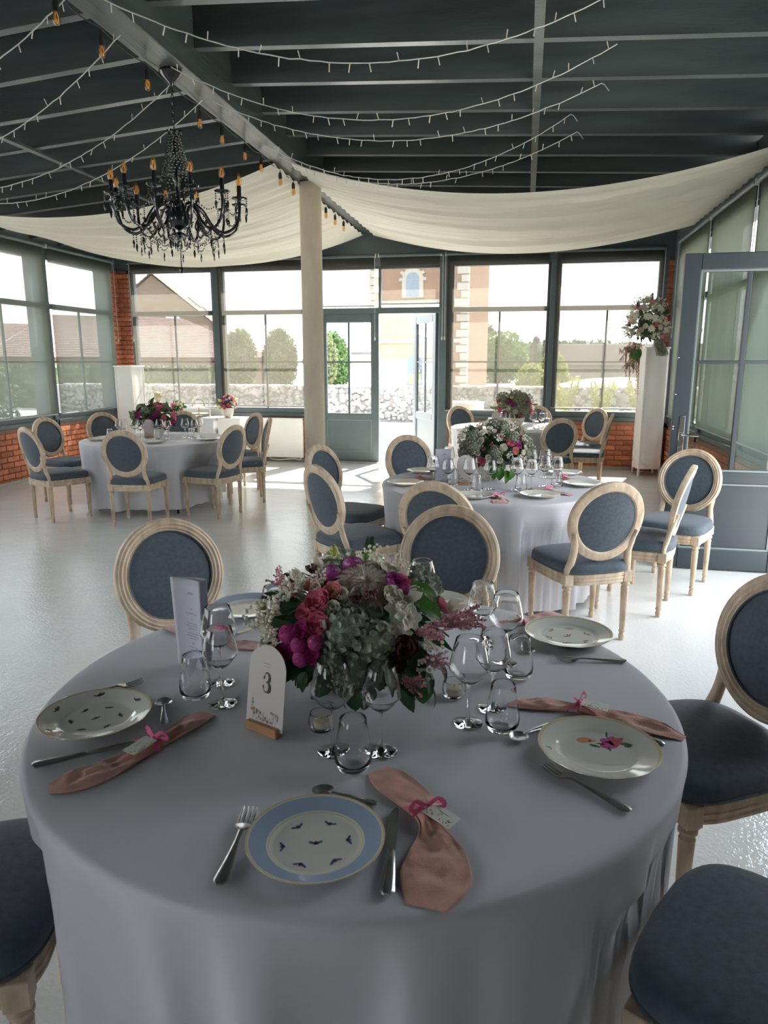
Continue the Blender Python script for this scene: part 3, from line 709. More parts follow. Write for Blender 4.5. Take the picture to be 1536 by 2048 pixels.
def ring(n, rad_, s, mot, ph=0, center=True):
    L_ = [(rad_ * cos(2 * pi * k / n + ph), rad_ * sin(2 * pi * k / n + ph), s, 2 * pi * k / n + ph - pi / 2, mot) for k in range(n)]
    if center: L_.append((0, 0, s, .3, mot))
    return L_
BOUQ = [(.0, .0, .85, .6, .2, PK), (.7, .5, .75, .5, .8, RD), (-.1, .75, .5, .4, 0, PK), (.5, 1.1, .4, .3, .5, PK), (1.35, .15, .55, .28, -.5, GR), (1.2, .8, .45, .2, .6, PK), (-2.0, .9, .7, .45, .2, OR), (-1.3, .7, .35, .25, .3, OR),
        (-1.3, -.1, .5, .16, -.6, GR), (-.7, .2, .4, .13, -.3, GR), (.3, 1.7, .5, .1, 1.3, GR), (-.2, -.7, .4, .1, 1.5, GR), (1.6, -.2, .4, .2, .3, DK)]
BUD = [(0, 0, .6, .35, 1.0, PK), (.35, -.6, .5, .18, 1.2, RD), (-.5, .2, .45, .14, .2, GR), (.4, .6, .45, .14, .8, GR)]
GP = 'plates on the nearest table'
def put(root, x, y, z, rz, label, cat, group): root.location = (x, y, z); root.rotation_euler = (0, 0, rz); tag(root, label, cat, group); return root
Z1 = .7520
put(make_plate(.1235, PL_BLUE, sprigs=ring(6, .058, .0110, SM_BLUE, .35)), -.335, 1.085, Z1, 0, 'pale blue rimmed plate with tiny sprigs at the front of the nearest table', 'plate', GP)
put(make_plate(.129, PL_GOLD, .012, sprigs=ring(6, .055, .0135, SM_DARK, .1) + ring(6, .106, .0165, SM_DARK, .6, False)), -.985, 1.425, Z1, .4, 'gold-edged cream plate with dark sprigs at the left of the nearest table', 'plate', GP)
put(make_plate(.131, PL_GOLD, .014, sprigs=[(.030, .030, .0255, .1, BOUQ), (-.100, -.01, .018, .2, BUD)]), .190, 1.500, Z1, .1, 'scalloped plate with a magenta flower bunch at the right of the nearest table', 'plate', GP)
put(make_plate(.134, PL_GOLD, .010, sprigs=ring(6, .062, .014, SM_AUT, .2)), .163, 2.190, Z1, .2, 'gold-edged plate with scattered leaves at the back right of the nearest table', 'plate', GP)
put(make_plate(.130, PL_GRAY, 0, sprigs=[(0, 0, .012, 0, SM_AUT)]), -.915, 2.235, Z1, 0, 'grey-blue rimmed plate behind the wine glasses at the back left of the nearest table', 'plate', GP)
put(make_plate(.128, PL_GOLD, 0), -.285, 2.395, Z1, 0, 'plain gold-edged plate hidden behind the bouquet on the nearest table', 'plate', GP)

def pose(o, p, q, z):
    """put a piece modelled along +Y from 0 to its length, from p (its y=0 end) towards q"""
    a = math.atan2(q[1] - p[1], q[0] - p[0]); o.location = (p[0], p[1], z); o.rotation_euler = (0, 0, a - pi / 2); return o
def make_fork():
    root = empty('fork')
    h = MB().tube([(0, y, z) for y, z in ((0, .004), (.010, .004), (.03, .0045), (.07, .006), (.11, .008), (.135, .009))], [(.004, .0015), (.0095, .0022), (.0085, .0024), (.0055, .0024), (.0032, .0022), (.0036, .0018)], 10, up=(0, 0, 1))
    obj('handle', h, STEEL, root)
    s = MB().tube([(0, y, z) for y, z in ((.134, .009), (.142, .0085), (.150, .006), (.160, .0042))], [(.0038, .0016), (.0085, .0013), (.0120, .0011), (.0122, .0010)], 10, up=(0, 0, 1))
    for k in range(4):
        x = -.0093 + .0062 * k; s.tube([(x, .158, .0042), (x, .175, .0045), (x, .192, .0075), (x * .95, .203, .0105)], [(.0019, .0010), (.0018, .0010), (.0015, .0009), (.0007, .0006)], 6, up=(0, 0, 1))
    obj('tines', s, STEEL, root); return root
def make_knife():
    root = empty('knife')
    obj('handle', MB().tube([(0, y, .006) for y in (0, .008, .03, .07, .100, .108)], [(.005, .003), (.0100, .0052), (.0098, .0052), (.0078, .0048), (.0062, .0042), (.0055, .0030)], 10, up=(0, 0, 1)), STEEL, root)
    poly = [(-.0045, .106), (-.0085, .125), (-.0105, .16), (-.0100, .195), (-.0060, .220), (.0015, .236), (.0050, .228), (.0062, .20), (.0055, .106)]
    obj('blade', MB().prism(poly, .0045, .0058), STEEL, root, smooth=False); return root
def make_spoon():
    root = empty('teaspoon')
    obj('handle', MB().tube([(0, y, z) for y, z in ((0, .003), (.008, .003), (.03, .0042), (.07, .0075), (.095, .0085))], [(.0032, .0014), (.0070, .0018), (.0055, .0020), (.0030, .0018), (.0026, .0016)], 10, up=(0, 0, 1)), STEEL, root)
    mb = MB()
    for k, (rr, zz) in enumerate(((1, 0), (.94, -.0012), (.75, -.0042), (.45, -.0066), (0.02, -.0074), (0.02, -.0062), (.45, -.0054), (.75, -.003), (.94, 0), (1, .0004))):
        for i in range(20):
            a = 2 * pi * i / 20; mb.v.append((.0145 * rr * cos(a) * (1 - .12 * sin(a)), .114 + .023 * rr * sin(a), .0086 + zz))
    for j in range(9):
        for i in range(20): i2 = (i + 1) % 20; mb.f.append((j * 20 + i, j * 20 + i2, (j + 1) * 20 + i2, (j + 1) * 20 + i))
    obj('bowl', mb, STEEL, root, ang=70); return root
FK, KN, SP = make_fork(), make_knife(), make_spoon(); fu = [False, False, False]
def cut(kind, p, q, label):
    i = 'fks'.index(kind); pr = (FK, KN, SP)[i]; o = pr if not fu[i] else copy_tree(pr); fu[i] = True
    pose(o, p, q, Z1); o.scale = ((1.45, 1.25, 1.45)[i], 1, 1.1); tag(o, label, ('fork', 'knife', 'spoon')[i], ('forks', 'knives', 'teaspoons')[i] + ' on the nearest table')
cut('f', (-.462, .957), (-.492, 1.208), 'steel fork left of the pale blue rimmed plate')
cut('k', (-.187, .985), (-.214, 1.225), 'steel knife between the blue rimmed plate and the front napkin')
cut('s', (-.252, 1.226), (-.393, 1.243), 'steel teaspoon lying crosswise above the blue rimmed plate')
cut('k', (-1.000, 1.212), (-.811, 1.355), 'steel knife in front of the dark-sprigged plate on the left')
cut('s', (-.811, 1.432), (-.884, 1.568), 'steel teaspoon between the dark-sprigged plate and the tumbler')
cut('f', (-1.13, 1.500), (-.972, 1.640), 'steel fork with its tips showing behind the dark-sprigged plate')
cut('k', (.338, 1.556), (.150, 1.700), 'steel knife mostly under the rim of the magenta-flowered plate')
cut('s', (.092, 1.616), (.006, 1.518), 'steel teaspoon left of the magenta-flowered plate')
cut('f', (.230, 1.294), (.050, 1.440), 'steel fork in front of the magenta-flowered plate')
cut('f', (.318, 2.031), (.120, 2.000), 'steel fork in front of the leaf-scattered plate')
cut('s', (-.022, 2.140), (.050, 2.028), 'steel teaspoon left of the leaf-scattered plate')
cut('k', (-.775, 2.225), (-.825, 2.105), 'steel knife right of the grey-blue rimmed plate')
cut('k', (-.130, 2.42), (-.150, 2.22), 'steel knife behind the bouquet beside the hidden plate')

def make_napkin(pts, wid, m, pinch, tagside=1, seed=0, bow=True, tag_rot=0.0, thick=.011):
    """rolled-flat linen napkin along pts (x,y), half-widths wid, tied at parameter pinch with ribbon and card tag"""
    c = Vector((sum(p[0] for p in pts) / len(pts), sum(p[1] for p in pts) / len(pts), 0))
    root = empty('napkin', (c.x, c.y, 0)); N = 40; M_ = 22
    P = bez([(p[0] - c.x, p[1] - c.y, 0) for p in pts], N); Wd = [w.x for w in bez([(w, 0, 0) for w in wid], N)]
    vs = []; fs = []
    for i in range(N):
        t = (P[min(i + 1, N - 1)] - P[max(i - 1, 0)]).normalized(); sd = Vector((t.y, -t.x, 0)); u = i / (N - 1)
        e = min(1, min(u, 1 - u) * 9) ; gather = math.exp(-((u - pinch) / .07) ** 2)
        for k in range(M_):
            a = 2 * pi * k / M_; x = cos(a); z = sin(a); top = z > 0
            wr = noise.noise((P[i].x * 26 + seed, P[i].y * 26, x * 1.6)) * .009 + noise.noise((u * 9 + seed, x * 3, 7)) * .006 + noise.noise((P[i].x * 60 + seed, P[i].y * 60, x * 4)) * .004 * (1 - gather) + gather * .005 * cos(5 * a + 1)
            th = thick * (.55 + .9 * gather) * e
            hh = (abs(z) ** .6) * th * (1 if top else 0) + (wr if top else 0) * abs(z) * e
            ww = Wd[i] * 1.18 * (.82 + .18 * min(1, e * 1.5)) * (1 + .05 * noise.noise((u * 7, seed, 3)))
            vs.append(P[i] + sd * (x * ww) + Vector((0, 0, Z1 + .0008 + max(0, hh) + .003 * e * (abs(x) > .95))))
    for i in range(N - 1):
        for k in range(M_): k2 = (k + 1) % M_; fs.append((i * M_ + k, i * M_ + k2, (i + 1) * M_ + k2, (i + 1) * M_ + k))
    fs += [tuple(range(M_))[::-1], tuple((N - 1) * M_ + k for k in range(M_))]
    obj('linen_body', MB().add(vs, fs), m, root, ang=75)
    i = int(pinch * (N - 1)); q = P[i]; t = (P[min(i + 1, N - 1)] - P[i - 1]).normalized(); sd = Vector((t.y, -t.x, 0)); w = Wd[i]; hz = thick * 1.7
    up = Vector((0, 0, 1)); rb = MB(); base = q + up * Z1
    rb.tube([base + sd * (1.08 * w * cos(a)) + up * (max(.001, hz * sin(a) + .004)) for a in [pi * k / 12 for k in range(13)]], [(.006, .0010)] * 13, 8, up=tuple(t))
    kn = base + up * (hz + .005); rb.ball(kn, (.007, .007, .005))
    if bow:
        for s in (-1, 1):
            rb.tube(bez([kn, kn + sd * (s * .022) + up * .016 + t * .004, kn + sd * (s * .034) + up * .004 + t * .010, kn + sd * (s * .018) - up * .002 + t * .006, kn], 14), [(.0045, .0008)] * 14, 6, up=tuple(t))
            rb.tube(bez([kn, kn + sd * (s * .020) - up * .004 - t * .012, kn + sd * (s * .040) - up * .010 - t * .020], 8), [(.0045, .0008)] * 8, 6, up=(0, 0, 1))
    obj('ribbon', rb, RIBBON, root)
    a = math.atan2(t.y, t.x) + tag_rot
    TM = Matrix.Translation(q + up * (Z1 + hz + .0045) + Vector((cos(a), sin(a), 0)) * (.038 * tagside) ) @ Matrix.Rotation(a, 4, 'Z') @ Matrix.Rotation(rad(4 * tagside), 4, 'Y')
    tg = obj('name_tag', MB().box(-.032, .032, -.019, .019, -.0004, .0004, M=TM), mat('tag_card', (.68, .68, .62), .7), root, smooth=False)
    dots = MB(); dg = MB()
    for k in range(14):
        x = R.uniform(-.028, .028); y = -.016 + abs(R.gauss(0, .007)); (dots if k % 2 else dg).add([TM @ Vector((x + .0016 * cos(b), y + .0022 * sin(b), .0009)) for b in [pi / 3 * j for j in range(6)]], [tuple(range(6))])
    dg.add([TM @ Vector(p) for p in ((-.010, .006, .0009), (.012, .006, .0009), (.012, .0072, .0009), (-.010, .0072, .0009))], [(0, 1, 2, 3)])
    obj('printed_flowers', dots, RD, tg, smooth=False, recalc=False); obj('printed_leaves', dg, GR, tg, smooth=False, recalc=False)
    return root
GN = 'tied linen napkins'
tag(make_napkin([(-.275, 1.345), (-.232, 1.300), (-.175, 1.243), (-.142, 1.180), (-.120, 1.105), (-.116, 1.040), (-.122, .975)], [.026, .035, .030, .018, .042, .051, .034], PINKN, .44, 1, 1, tag_rot=.55), 'dusty pink napkin tied with a bow right of the blue rimmed plate', 'napkin', GN)
tag(make_napkin([(-.915, 1.150), (-.865, 1.195), (-.822, 1.262), (-.785, 1.345), (-.762, 1.425), (-.738, 1.512)], [.020, .036, .026, .016, .024, .026], PINKN, .60, -1, 2), 'dusty pink napkin before the dark-sprigged plate on the left', 'napkin', GN)
tag(make_napkin([(-.012, 1.690), (.045, 1.706), (.105, 1.712), (.168, 1.700), (.240, 1.676), (.315, 1.648), (.392, 1.607)], [.010, .024, .025, .014, .028, .034, .014], PINKN, .50, 1, 3), 'dusty pink napkin above the magenta-flowered plate, reaching the table edge', 'napkin', GN)
tag(make_napkin([(-.070, 2.205), (-.020, 2.265), (.030, 2.300), (.085, 2.345), (.150, 2.405)], [.026, .022, .018, .030, .034], PINKL, .45, -1, 4, False), 'pale pink crumpled napkin behind the leaf-scattered plate', 'napkin', GN)
tag(make_napkin([(-1.120, 2.035), (-1.020, 2.000), (-.930, 1.965), (-.870, 1.945), (-.800, 1.930), (-.715, 1.935)], [.016, .030, .026, .014, .026, .018], PINKL, .58, -1, 5), 'pale pink napkin lying behind the standing menu card', 'napkin', GN)

def make_wine(h=.215, rb=.049, rr=.033):
    root = empty('wine_glass'); zb = h * .47; zw = h * .66
    obj('foot', MB().lathe([(0, 0), (.0355, 0), (.0365, .0008), (.0355, .0016), (.020, .0032), (.009, .0062), (.0050, .011), (.0036, .020), (.0033, zb - .02), (.0042, zb - .006), (.0055, zb - .0005), (0, zb - .0004)], 28, cap=False), SGLASS, root, ang=60)
    o = [(.006, zb), (rb * .42, zb + .008), (rb * .72, zb + .022), (rb * .93, zb + .037), (rb, zw), (rb * .985, zw + .006), (rb * .90, zw + .025), (rb * .79, h - .022), (rr, h)]
    i = [(r - .0011, z + .0004) for r, z in o[::-1]]; i[-1] = (.001, zb + .006)
    obj('bowl', MB().lathe([(0, zb)] + o + [(rr - .0005, h + .0006)] + i + [(0, zb + .006)], 40, cap=False), SGLASS, root, ang=60); return root
def make_tumbler(h=.115):
    root = empty('tumbler')
    o = [(0, .0), (.026, .0), (.033, .004), (.040, .020), (.0405, .032), (.037, .06), (.031, .095), (.0285, h)]
    i = [(.0272, h), (.0298, .095), (.0358, .06), (.039, .033), (.036, .020), (.028, .010), (0, .009)]
    obj('glass_body', MB().lathe(o + [(.028, h + .0006)] + i, 36, cap=False), SGLASS, root, ang=60); return root
WL, WS, TB = make_wine(), make_wine(.203, .045, .031), make_tumbler(); gu = {}
def glass(kind, x, y, label, group, z=Z1):
    pr = {'L': WL, 'S': WS, 'T': TB}[kind]; o = copy_tree(pr) if gu.get(kind) else pr; gu[kind] = 1
    o.location = (x, y, z); tag(o, label, 'glass', group)
GG = 'glasses on the nearest table'
glass('L', -.388, 1.402, 'stemmed wine glass right of the number card, left of the front pair', GG)
glass('S', -.283, 1.422, 'stemmed wine glass in front of the bouquet, right of the front pair', GG)
glass('T', -.328, 1.345, 'tumbler between the feet of the front pair of wine glasses', GG)
glass('L', -.103, 1.585, 'stemmed wine glass nearest the camera in the right-hand cluster', GG)
glass('S', -.050, 1.672, 'stemmed wine glass behind the foremost one of the right-hand cluster', GG)
glass('T', -.022, 1.570, 'tumbler right of the foremost right-hand wine glass', GG)
glass('L', -.027, 1.940, 'stemmed wine glass left of the leaf-scattered plate', GG)
glass('S', -.100, 2.065, 'stemmed wine glass just right of the bouquet in front of the chair back', GG)
glass('T', .012, 1.870, 'tumbler behind the right-hand cluster, before the leaf-scattered plate', GG)
glass('L', -.306, 2.235, 'stemmed wine glass with only its bowl above the bouquet', GG)
glass('S', -.722, 1.568, 'nearer of two stemmed wine glasses right of the menu card', GG)
glass('L', -.775, 1.680, 'farther of two stemmed wine glasses right of the menu card', GG)
glass('T', -.805, 1.590, 'tumbler in front of the standing menu card', GG)
glass('L', -.668, 2.000, 'stemmed wine glass half hidden at the back left of the bouquet', GG)
glass('S', -.700, 1.910, 'stemmed wine glass left of the bouquet before the pale pink napkin', GG)
def make_votive():
    root = empty('votive_candle')
    obj('glass_cup', MB().lathe([(0, 0), (.020, 0), (.027, .004), (.031, .018), (.030, .032), (.0265, .043), (.0245, .043), (.0275, .031), (.028, .018), (.024, .009), (0, .008)], 24, cap=False), SGLASS, root, ang=60)
    w = obj('wax', MB().lathe([(0, .0095), (.019, .0095), (.019, .024), (.017, .025), (0, .025)], 20), mat('cream_wax', (.80, .70, .48), .5), root); obj('wick', MB().tube([(0, 0, .024), (.001, 0, .033)], .0008, 5), RUBBER, w); return root
VT = make_votive(); VT.location = (-.440, 1.490, Z1); tag(VT, 'small round glass votive left of the front wine glasses', 'candle', 'glass votives')
v = copy_tree(VT); v.location = (-.640, 1.700, Z1); tag(v, 'small glass votive peeking out left of the number card', 'candle', 'glass votives')
v = copy_tree(VT); v.location = (-.150, 1.72, Z1); tag(v, 'small glass votive behind the right-hand wine glass cluster', 'candle', 'glass votives')

# number cards: arched card in a wooden foot
def three(mb, sx, sz, y=-.0012):
    """a bold-thin numeral 3 as a flat stroke"""
    def stroke(ctrl, wd):
        n = 26; P = bez([(a, 0, b) for a, b in ctrl], n); W_ = [w.x for w in bez([(w, 0, 0) for w in wd], n)]
        vs = []
        for i in range(n):
            t = (P[min(i + 1, n - 1)] - P[max(i - 1, 0)]).normalized(); nn = Vector((-t.z, 0, t.x))
            for s in (-1, 1): q = P[i] + nn * (s * W_[i]); vs.append((q.x * sx, y, q.z * sz))
        mb.add(vs, [(2 * i, 2 * i + 1, 2 * i + 3, 2 * i + 2) for i in range(n - 1)])
    stroke([(-.28, .62), (-.12, .93), (.08, .98), (.27, .82), (.25, .60), (.05, .50), (-.05, .49)], [.03, .03, .045, .11, .11, .03, .02])
    stroke([(-.05, .50), (.12, .48), (.32, .33), (.30, .12), (.08, .0), (-.18, .04), (-.32, .22)], [.02, .03, .13, .13, .04, .03, .03])
    for cx, cz in ((-.25, .72), (-.29, .25)): mb.add([((cx + .085 * cos(a)) * sx, y, (cz + .075 * sin(a)) * sz) for a in [pi / 7 * k for k in range(14)]], [tuple(range(14))])
def number_card(x, y, rz, label, numeral, s=1.0, tilt=8, group='table number cards'):
    root = empty('table_number', (x, y, Z1), rz); tag(root, label, 'sign', group); root.scale = (s, s, s)
    obj('wooden_foot', MB().box(-.048, .048, -.013, .013, 0, .022, .002), BEECH, root, smooth=False)
    w, h = .057, .197; out = [(-w, 0), (w, 0), (w, h - w)] + [(w * cos(a), h - w + w * sin(a)) for a in [pi * k / 16 for k in range(1, 16)]] + [(-w, h - w)]
    TM = Matrix.Translation((0, 0, .012)) @ Matrix.Rotation(rad(-tilt), 4, 'X') @ Matrix.Rotation(pi / 2, 4, 'X')
    card = obj('arched_card', MB().prism(out, -.0009, .0009, TM), PAPERW, root, smooth=False)
    T2_ = Matrix.Translation((0, 0, .012)) @ Matrix.Rotation(rad(-tilt), 4, 'X')
    if numeral == '3':
        mb = MB(); three(mb, .031, .047, -.0016); mb.v = [(p[0], p[1], p[2] + .085) for p in mb.v]; mb.xf(T2_); obj('numeral_three', mb, INK, card, smooth=False, recalc=False)
    elif numeral:
        cu = bpy.data.curves.new('numeral', 'FONT'); cu.body = numeral; cu.size = .06; cu.align_x = 'CENTER'; cu.materials.append(INK)
        t = bpy.data.objects.new('numeral', cu); COL.objects.link(t); t.parent = card; t.matrix_local = T2_ @ Matrix.Translation((0, -.0018, .085)) @ Matrix.Rotation(pi / 2, 4, 'X')
        me_ = bpy.data.meshes.new_from_object(t); o_ = bpy.data.objects.new('numeral', me_); COL.objects.link(o_); o_.parent = card; o_.matrix_local = t.matrix_local.copy(); bpy.data.objects.remove(t)
    g = MB(); d = MB(); r_ = MB()
    g.add([(-.012, -.0016, .151), (.012, -.0016, .151), (.012, -.0016, .153), (-.012, -.0016, .153), (-.010, -.0016, .144), (.010, -.0016, .144), (.010, -.0016, .1455), (-.010, -.0016, .1455)], [(0, 1, 2, 3), (4, 5, 6, 7)])
    rr = random.Random(5)
    for k in range(34):
        px = rr.uniform(-.042, .042); pz = .015 + abs(rr.gauss(0, .014)) + (.012 if abs(px) > .025 else 0); q = rr.uniform(.0012, .0034)
        [d, r_, d][k % 3].add([(px + q * cos(b), -.0016, pz + q * 1.2 * sin(b)) for b in [pi / 4 * j for j in range(8)]], [tuple(range(8))])
    for k in range(9):
        px = rr.uniform(-.04, .04); g.add([(px, -.0015, .012), (px + .001, -.0015, .012), (px + .003, -.0015, .035), (px + .002, -.0015, .035)], [(0, 1, 2, 3)])
    for nm, mb, m in (('printed_line', g, GREYINK), ('printed_leaves', d, mat('print_green', (.16, .17, .13), .7)), ('printed_flowers', r_, mat('print_rose', (.42, .20, .17), .7))): mb.xf(T2_); obj(nm, mb, m, card, smooth=False, recalc=False)['kind'] = 'stuff'
    return root
number_card(-.568, 1.452, rad(-23), 'arched cream table number card reading 3 on a wooden foot', '3')
number_card(-.39, 4.985, rad(5), 'plain grey arched card behind wine glasses on the middle table', '')
number_card(-.36, 9.58, rad(5), 'arched number card reading 1 on the far right table', '1')
number_card(-4.18, 7.50, rad(28), 'arched number card reading 4 among glasses on the far left table', '4')
def menu_card(x, y, rz, label, h=.262, w=.104):
    root = empty('menu_card', (x, y, Z1), rz); tag(root, label, 'menu', 'standing menu cards')
    def leaf(ang, cv):
        def f(u, v):
            a = rad(ang); d = w * u; return Vector((-w / 2 + d * cos(a), d * sin(a) + cv * sin(pi * u) * .6 - cv * v * (1 - u), h * v))
        return f
    for nm, an, cv in (('front_leaf', -8, .014), ('rear_leaf', 9, .010)):
        mb = MB().grid(leaf(an, cv), 12, 8); p = obj(nm, mb, PAPER, root, ang=80, recalc=False)
        so = p.modifiers.new('thick', 'SOLIDIFY'); so.thickness = .0006
        if nm == 'front_leaf':
            lf = leaf(an, cv); L_ = MB()
            rows = [(.83, .30, .006), (.85, .12, .003), (.66, .16, .004), (.61, .62, .003), (.55, .12, .003), (.50, .50, .003), (.47, .60, .003), (.44, .42, .003), (.385, .56, .003), (.355, .60, .003), (.325, .36, .003), (.27, .16, .004), (.225, .52, .003), (.195, .30, .003)]
            for v, wd, hh in rows:
                a = [lf(.60 + s * wd / 2 * .72, v + e * hh / h) + Vector((0, -.0012, 0)) for s, e in ((-1, 0), (0, 0), (1, 0), (1, 1), (0, 1), (-1, 1))]; L_.add(a, [tuple(range(6))])
            obj('printed_lines', L_, GREYINK, p, smooth=False, recalc=False)
    return root
menu_card(-.895, 1.762, rad(-14), 'tall white folded menu card standing on the left of the nearest table')
menu_card(-.555, 5.08, rad(5), 'tall grey menu card standing on the middle table left of the bouquet', .24, .115)

# ------------------------------------------------------------------ flowers
def petal(mb, M, L, w, curl=.3, cup=.25, nu=4, nv=5, tip=.6, rnd=False):
    def f(u, v):
        x = (u - .5) * 2; wid = w * (sin(pi * (.08 + .86 * v)) ** .42 if rnd else sin(pi * min(1, v ** tip * .93 + .05)) ** .75); v = v - (.10 * x * x * v * v if rnd else 0)
        return M @ Vector((x * wid, L * v * cos(curl * v), L * v * sin(curl * v) + cup * w * x * x))
    mb.grid(f, nu, nv)
def RotZ(a): return Matrix.Rotation(a, 4, 'Z')
def RotX(a): return Matrix.Rotation(a, 4, 'X')
def fl_rose(seed=0, layers=((3, .30, 82, .25), (4, .45, 70, .32), (5, .62, 55, .42), (6, .82, 36, .50), (7, .98, 16, .52))):
    r = random.Random(seed); mb = MB()
    for n, L, el, w in layers:
        for k in range(n):
            M = RotZ(2 * pi * k / n + r.uniform(-.3, .3) + n) @ Matrix.Translation((0, .03, -.15 + .1 * (el > 50))) @ RotX(rad(el + r.uniform(-6, 6)))
            petal(mb, M, L, w, -.5 + .012 * (90 - el), .55, 6, 6, .7, True)
    return mb
def fl_mum(n=90, wide=.075, seed=1, flat=.55):
    r = random.Random(seed); mb = MB()
    for k in range(n):
        u = (k + .5) / n; el = 88 - 88 * u ** .75; a = k * 2.39996
        M = RotZ(a) @ Matrix.Translation((0, .05, .12 * (1 - u))) @ RotX(rad(el + r.uniform(-7, 7)))
        petal(mb, M, .5 + .5 * u + r.uniform(-.05, .05), wide, -.9 + .8 * u, .8, 3, 5, .5, True)
    mb.v = [(x, y, z * (1 if z < 0 else flat + .25)) for x, y, z in mb.v]; return mb
def fl_hyd(n=46, seed=2):
    r = random.Random(seed); mb = MB()
    for k in range(n):
        z = 1 - 1.35 * (k + .5) / n; a = k * 2.39996; q = math.sqrt(max(0, 1 - z * z)); d = Vector((q * cos(a), q * sin(a), z))
        B = d.to_track_quat('Z', 'Y').to_matrix().to_4x4(); s = r.uniform(.19, .25)
        for j in range(4):
            M = Matrix.Translation(d * r.uniform(.86, .98)) @ B @ RotZ(j * pi / 2 + r.uniform(0, .4)) @ RotX(rad(r.uniform(8, 32)))
            petal(mb, M, s, s * .50, .2, .3, 4, 5, .75, True)
    mb.ball((0, 0, 0), .80, 10, 6); return mb
def fl_cup(seed=3):
    mb = MB()
    for L, el, n, w in ((.75, 50, 8, .36), (.98, 25, 9, .40)):
        for k in range(n): petal(mb, RotZ(2 * pi * k / n + L) @ Matrix.Translation((0, .12, 0)) @ RotX(rad(el)), L - .1, w, .5, .5, 5, 5, .8, True)
    return mb
def fl_daisy(n=10, w=.24, seed=4, el=22):
    r = random.Random(seed); mb = MB()
    for k in range(n): petal(mb, RotZ(2 * pi * k / n + r.uniform(-.1, .1)) @ RotX(rad(el + r.uniform(-8, 12))), r.uniform(.85, 1.0), w, -.3, .35, 4, 5, .75, n < 8)
    for k in range(6): petal(mb, RotZ(2 * pi * k / 6 + .3) @ RotX(rad(58)), .55, .2, -.4, .4, 3, 4, .75)
    return mb
def fl_ball(seed=5):
    r = random.Random(seed); mb = MB().ball((0, 0, 0), .72, 10, 7)
    for k in range(16):
        a = k * 2.39996; el = rad(70 - 85 * k / 16)
        def f(u, v, a=a, el=el):
            x = (u - .5) * 1.5; e = el + (v - .3) * 1.25; q = .80 + .12 * v * (k / 16 + .3) + .05 * x * x
            return Vector((q * cos(e) * cos(a + x / max(.45, cos(e))), q * cos(e) * sin(a + x / max(.45, cos(e))), q * sin(e)))
        mb.grid(f, 5, 4)
    return mb
def fl_bud(): # half-closed white rose or tulip bud
    mb = MB()
    for k in range(6):
        a = 2 * pi * k / 6
        def f(u, v, a=a, k=k):
            x = (u - .5) * 1.5 * (1 - .75 * v ** 2.5); q = (.50 * sin(pi * min(.85, .15 + v * .72)) + .08 * (k % 2)) ; return Vector((q * cos(a + x), q * sin(a + x), -.4 + 1.3 * v + .05 * (k % 2)))
        mb.grid(f, 5, 6)
    return mb
def fl_sprig(n=34, seed=6, rb=.06, spread=.9, L=1.0):
    r = random.Random(seed); mb = MB()
    for k in range(n):
        t = r.uniform(.35, 1); a = r.uniform(0, 6.28); q = spread * t * math.sqrt(r.random()) * .7; p = Vector((q * cos(a), q * sin(a), L * t)); mb.ball(p, rb * r.uniform(.6, 1.2), 6, 4)
        if k % 3 == 0: mb.tube([(0, 0, 0), p * .5 + Vector((0, 0, .08)), p], .012, 3, cap=False)
    return mb
def fl_plume(seed=7):
    r = random.Random(seed); mb = MB()
    for j in range(9):
        a = r.uniform(0, 6.28); d = Vector((.40 * cos(a) * r.uniform(.3, 1), .40 * sin(a) * r.uniform(.3, 1), r.uniform(.75, 1.15)))
        P = bez([(0, 0, 0), d * .5 + Vector((0, 0, .1)), d], 12); mb.tube(P, .012, 3, cap=False)
        for k, p in enumerate(P[2:]):
            for q in range(3): mb.ball(p + Vector((r.gauss(0, 1), r.gauss(0, 1), r.gauss(0, 1))) * (.045 * (1.15 - k / 12)), .030, 5, 3)
    return mb
def fl_leaf(w=.33, curl=-.5):
    mb = MB()
    def f(u, v):
        x = (u - .5) * 2; wid = w * (sin(pi * v ** .8) ** .8) if 0 < v < 1 else .01
        return Vector((x * wid, v * cos(curl * v), v * sin(curl * v) + .18 * abs(x) * wid * 1.5))
    return mb.grid(f, 7, 9).tube([(0, -.25, .02), (0, 0, .0)], .018, 4)
def fl_fern(seed=8, n=9):
    mb = MB().tube([(0, 0, 0), (0, .5, .06), (0, 1, -.05)], .014, 4)
    for k in range(n):
        y = .12 + .85 * k / n; L = .34 * (1 - .6 * k / n)
        for s in (-1, 1): petal(mb, Matrix.Translation((0, y, .04 - .1 * (y - .5) ** 2)) @ RotZ(s * rad(-52)), L, .055, -.3, .3, 3, 4, .8)
    return mb
FM = {}
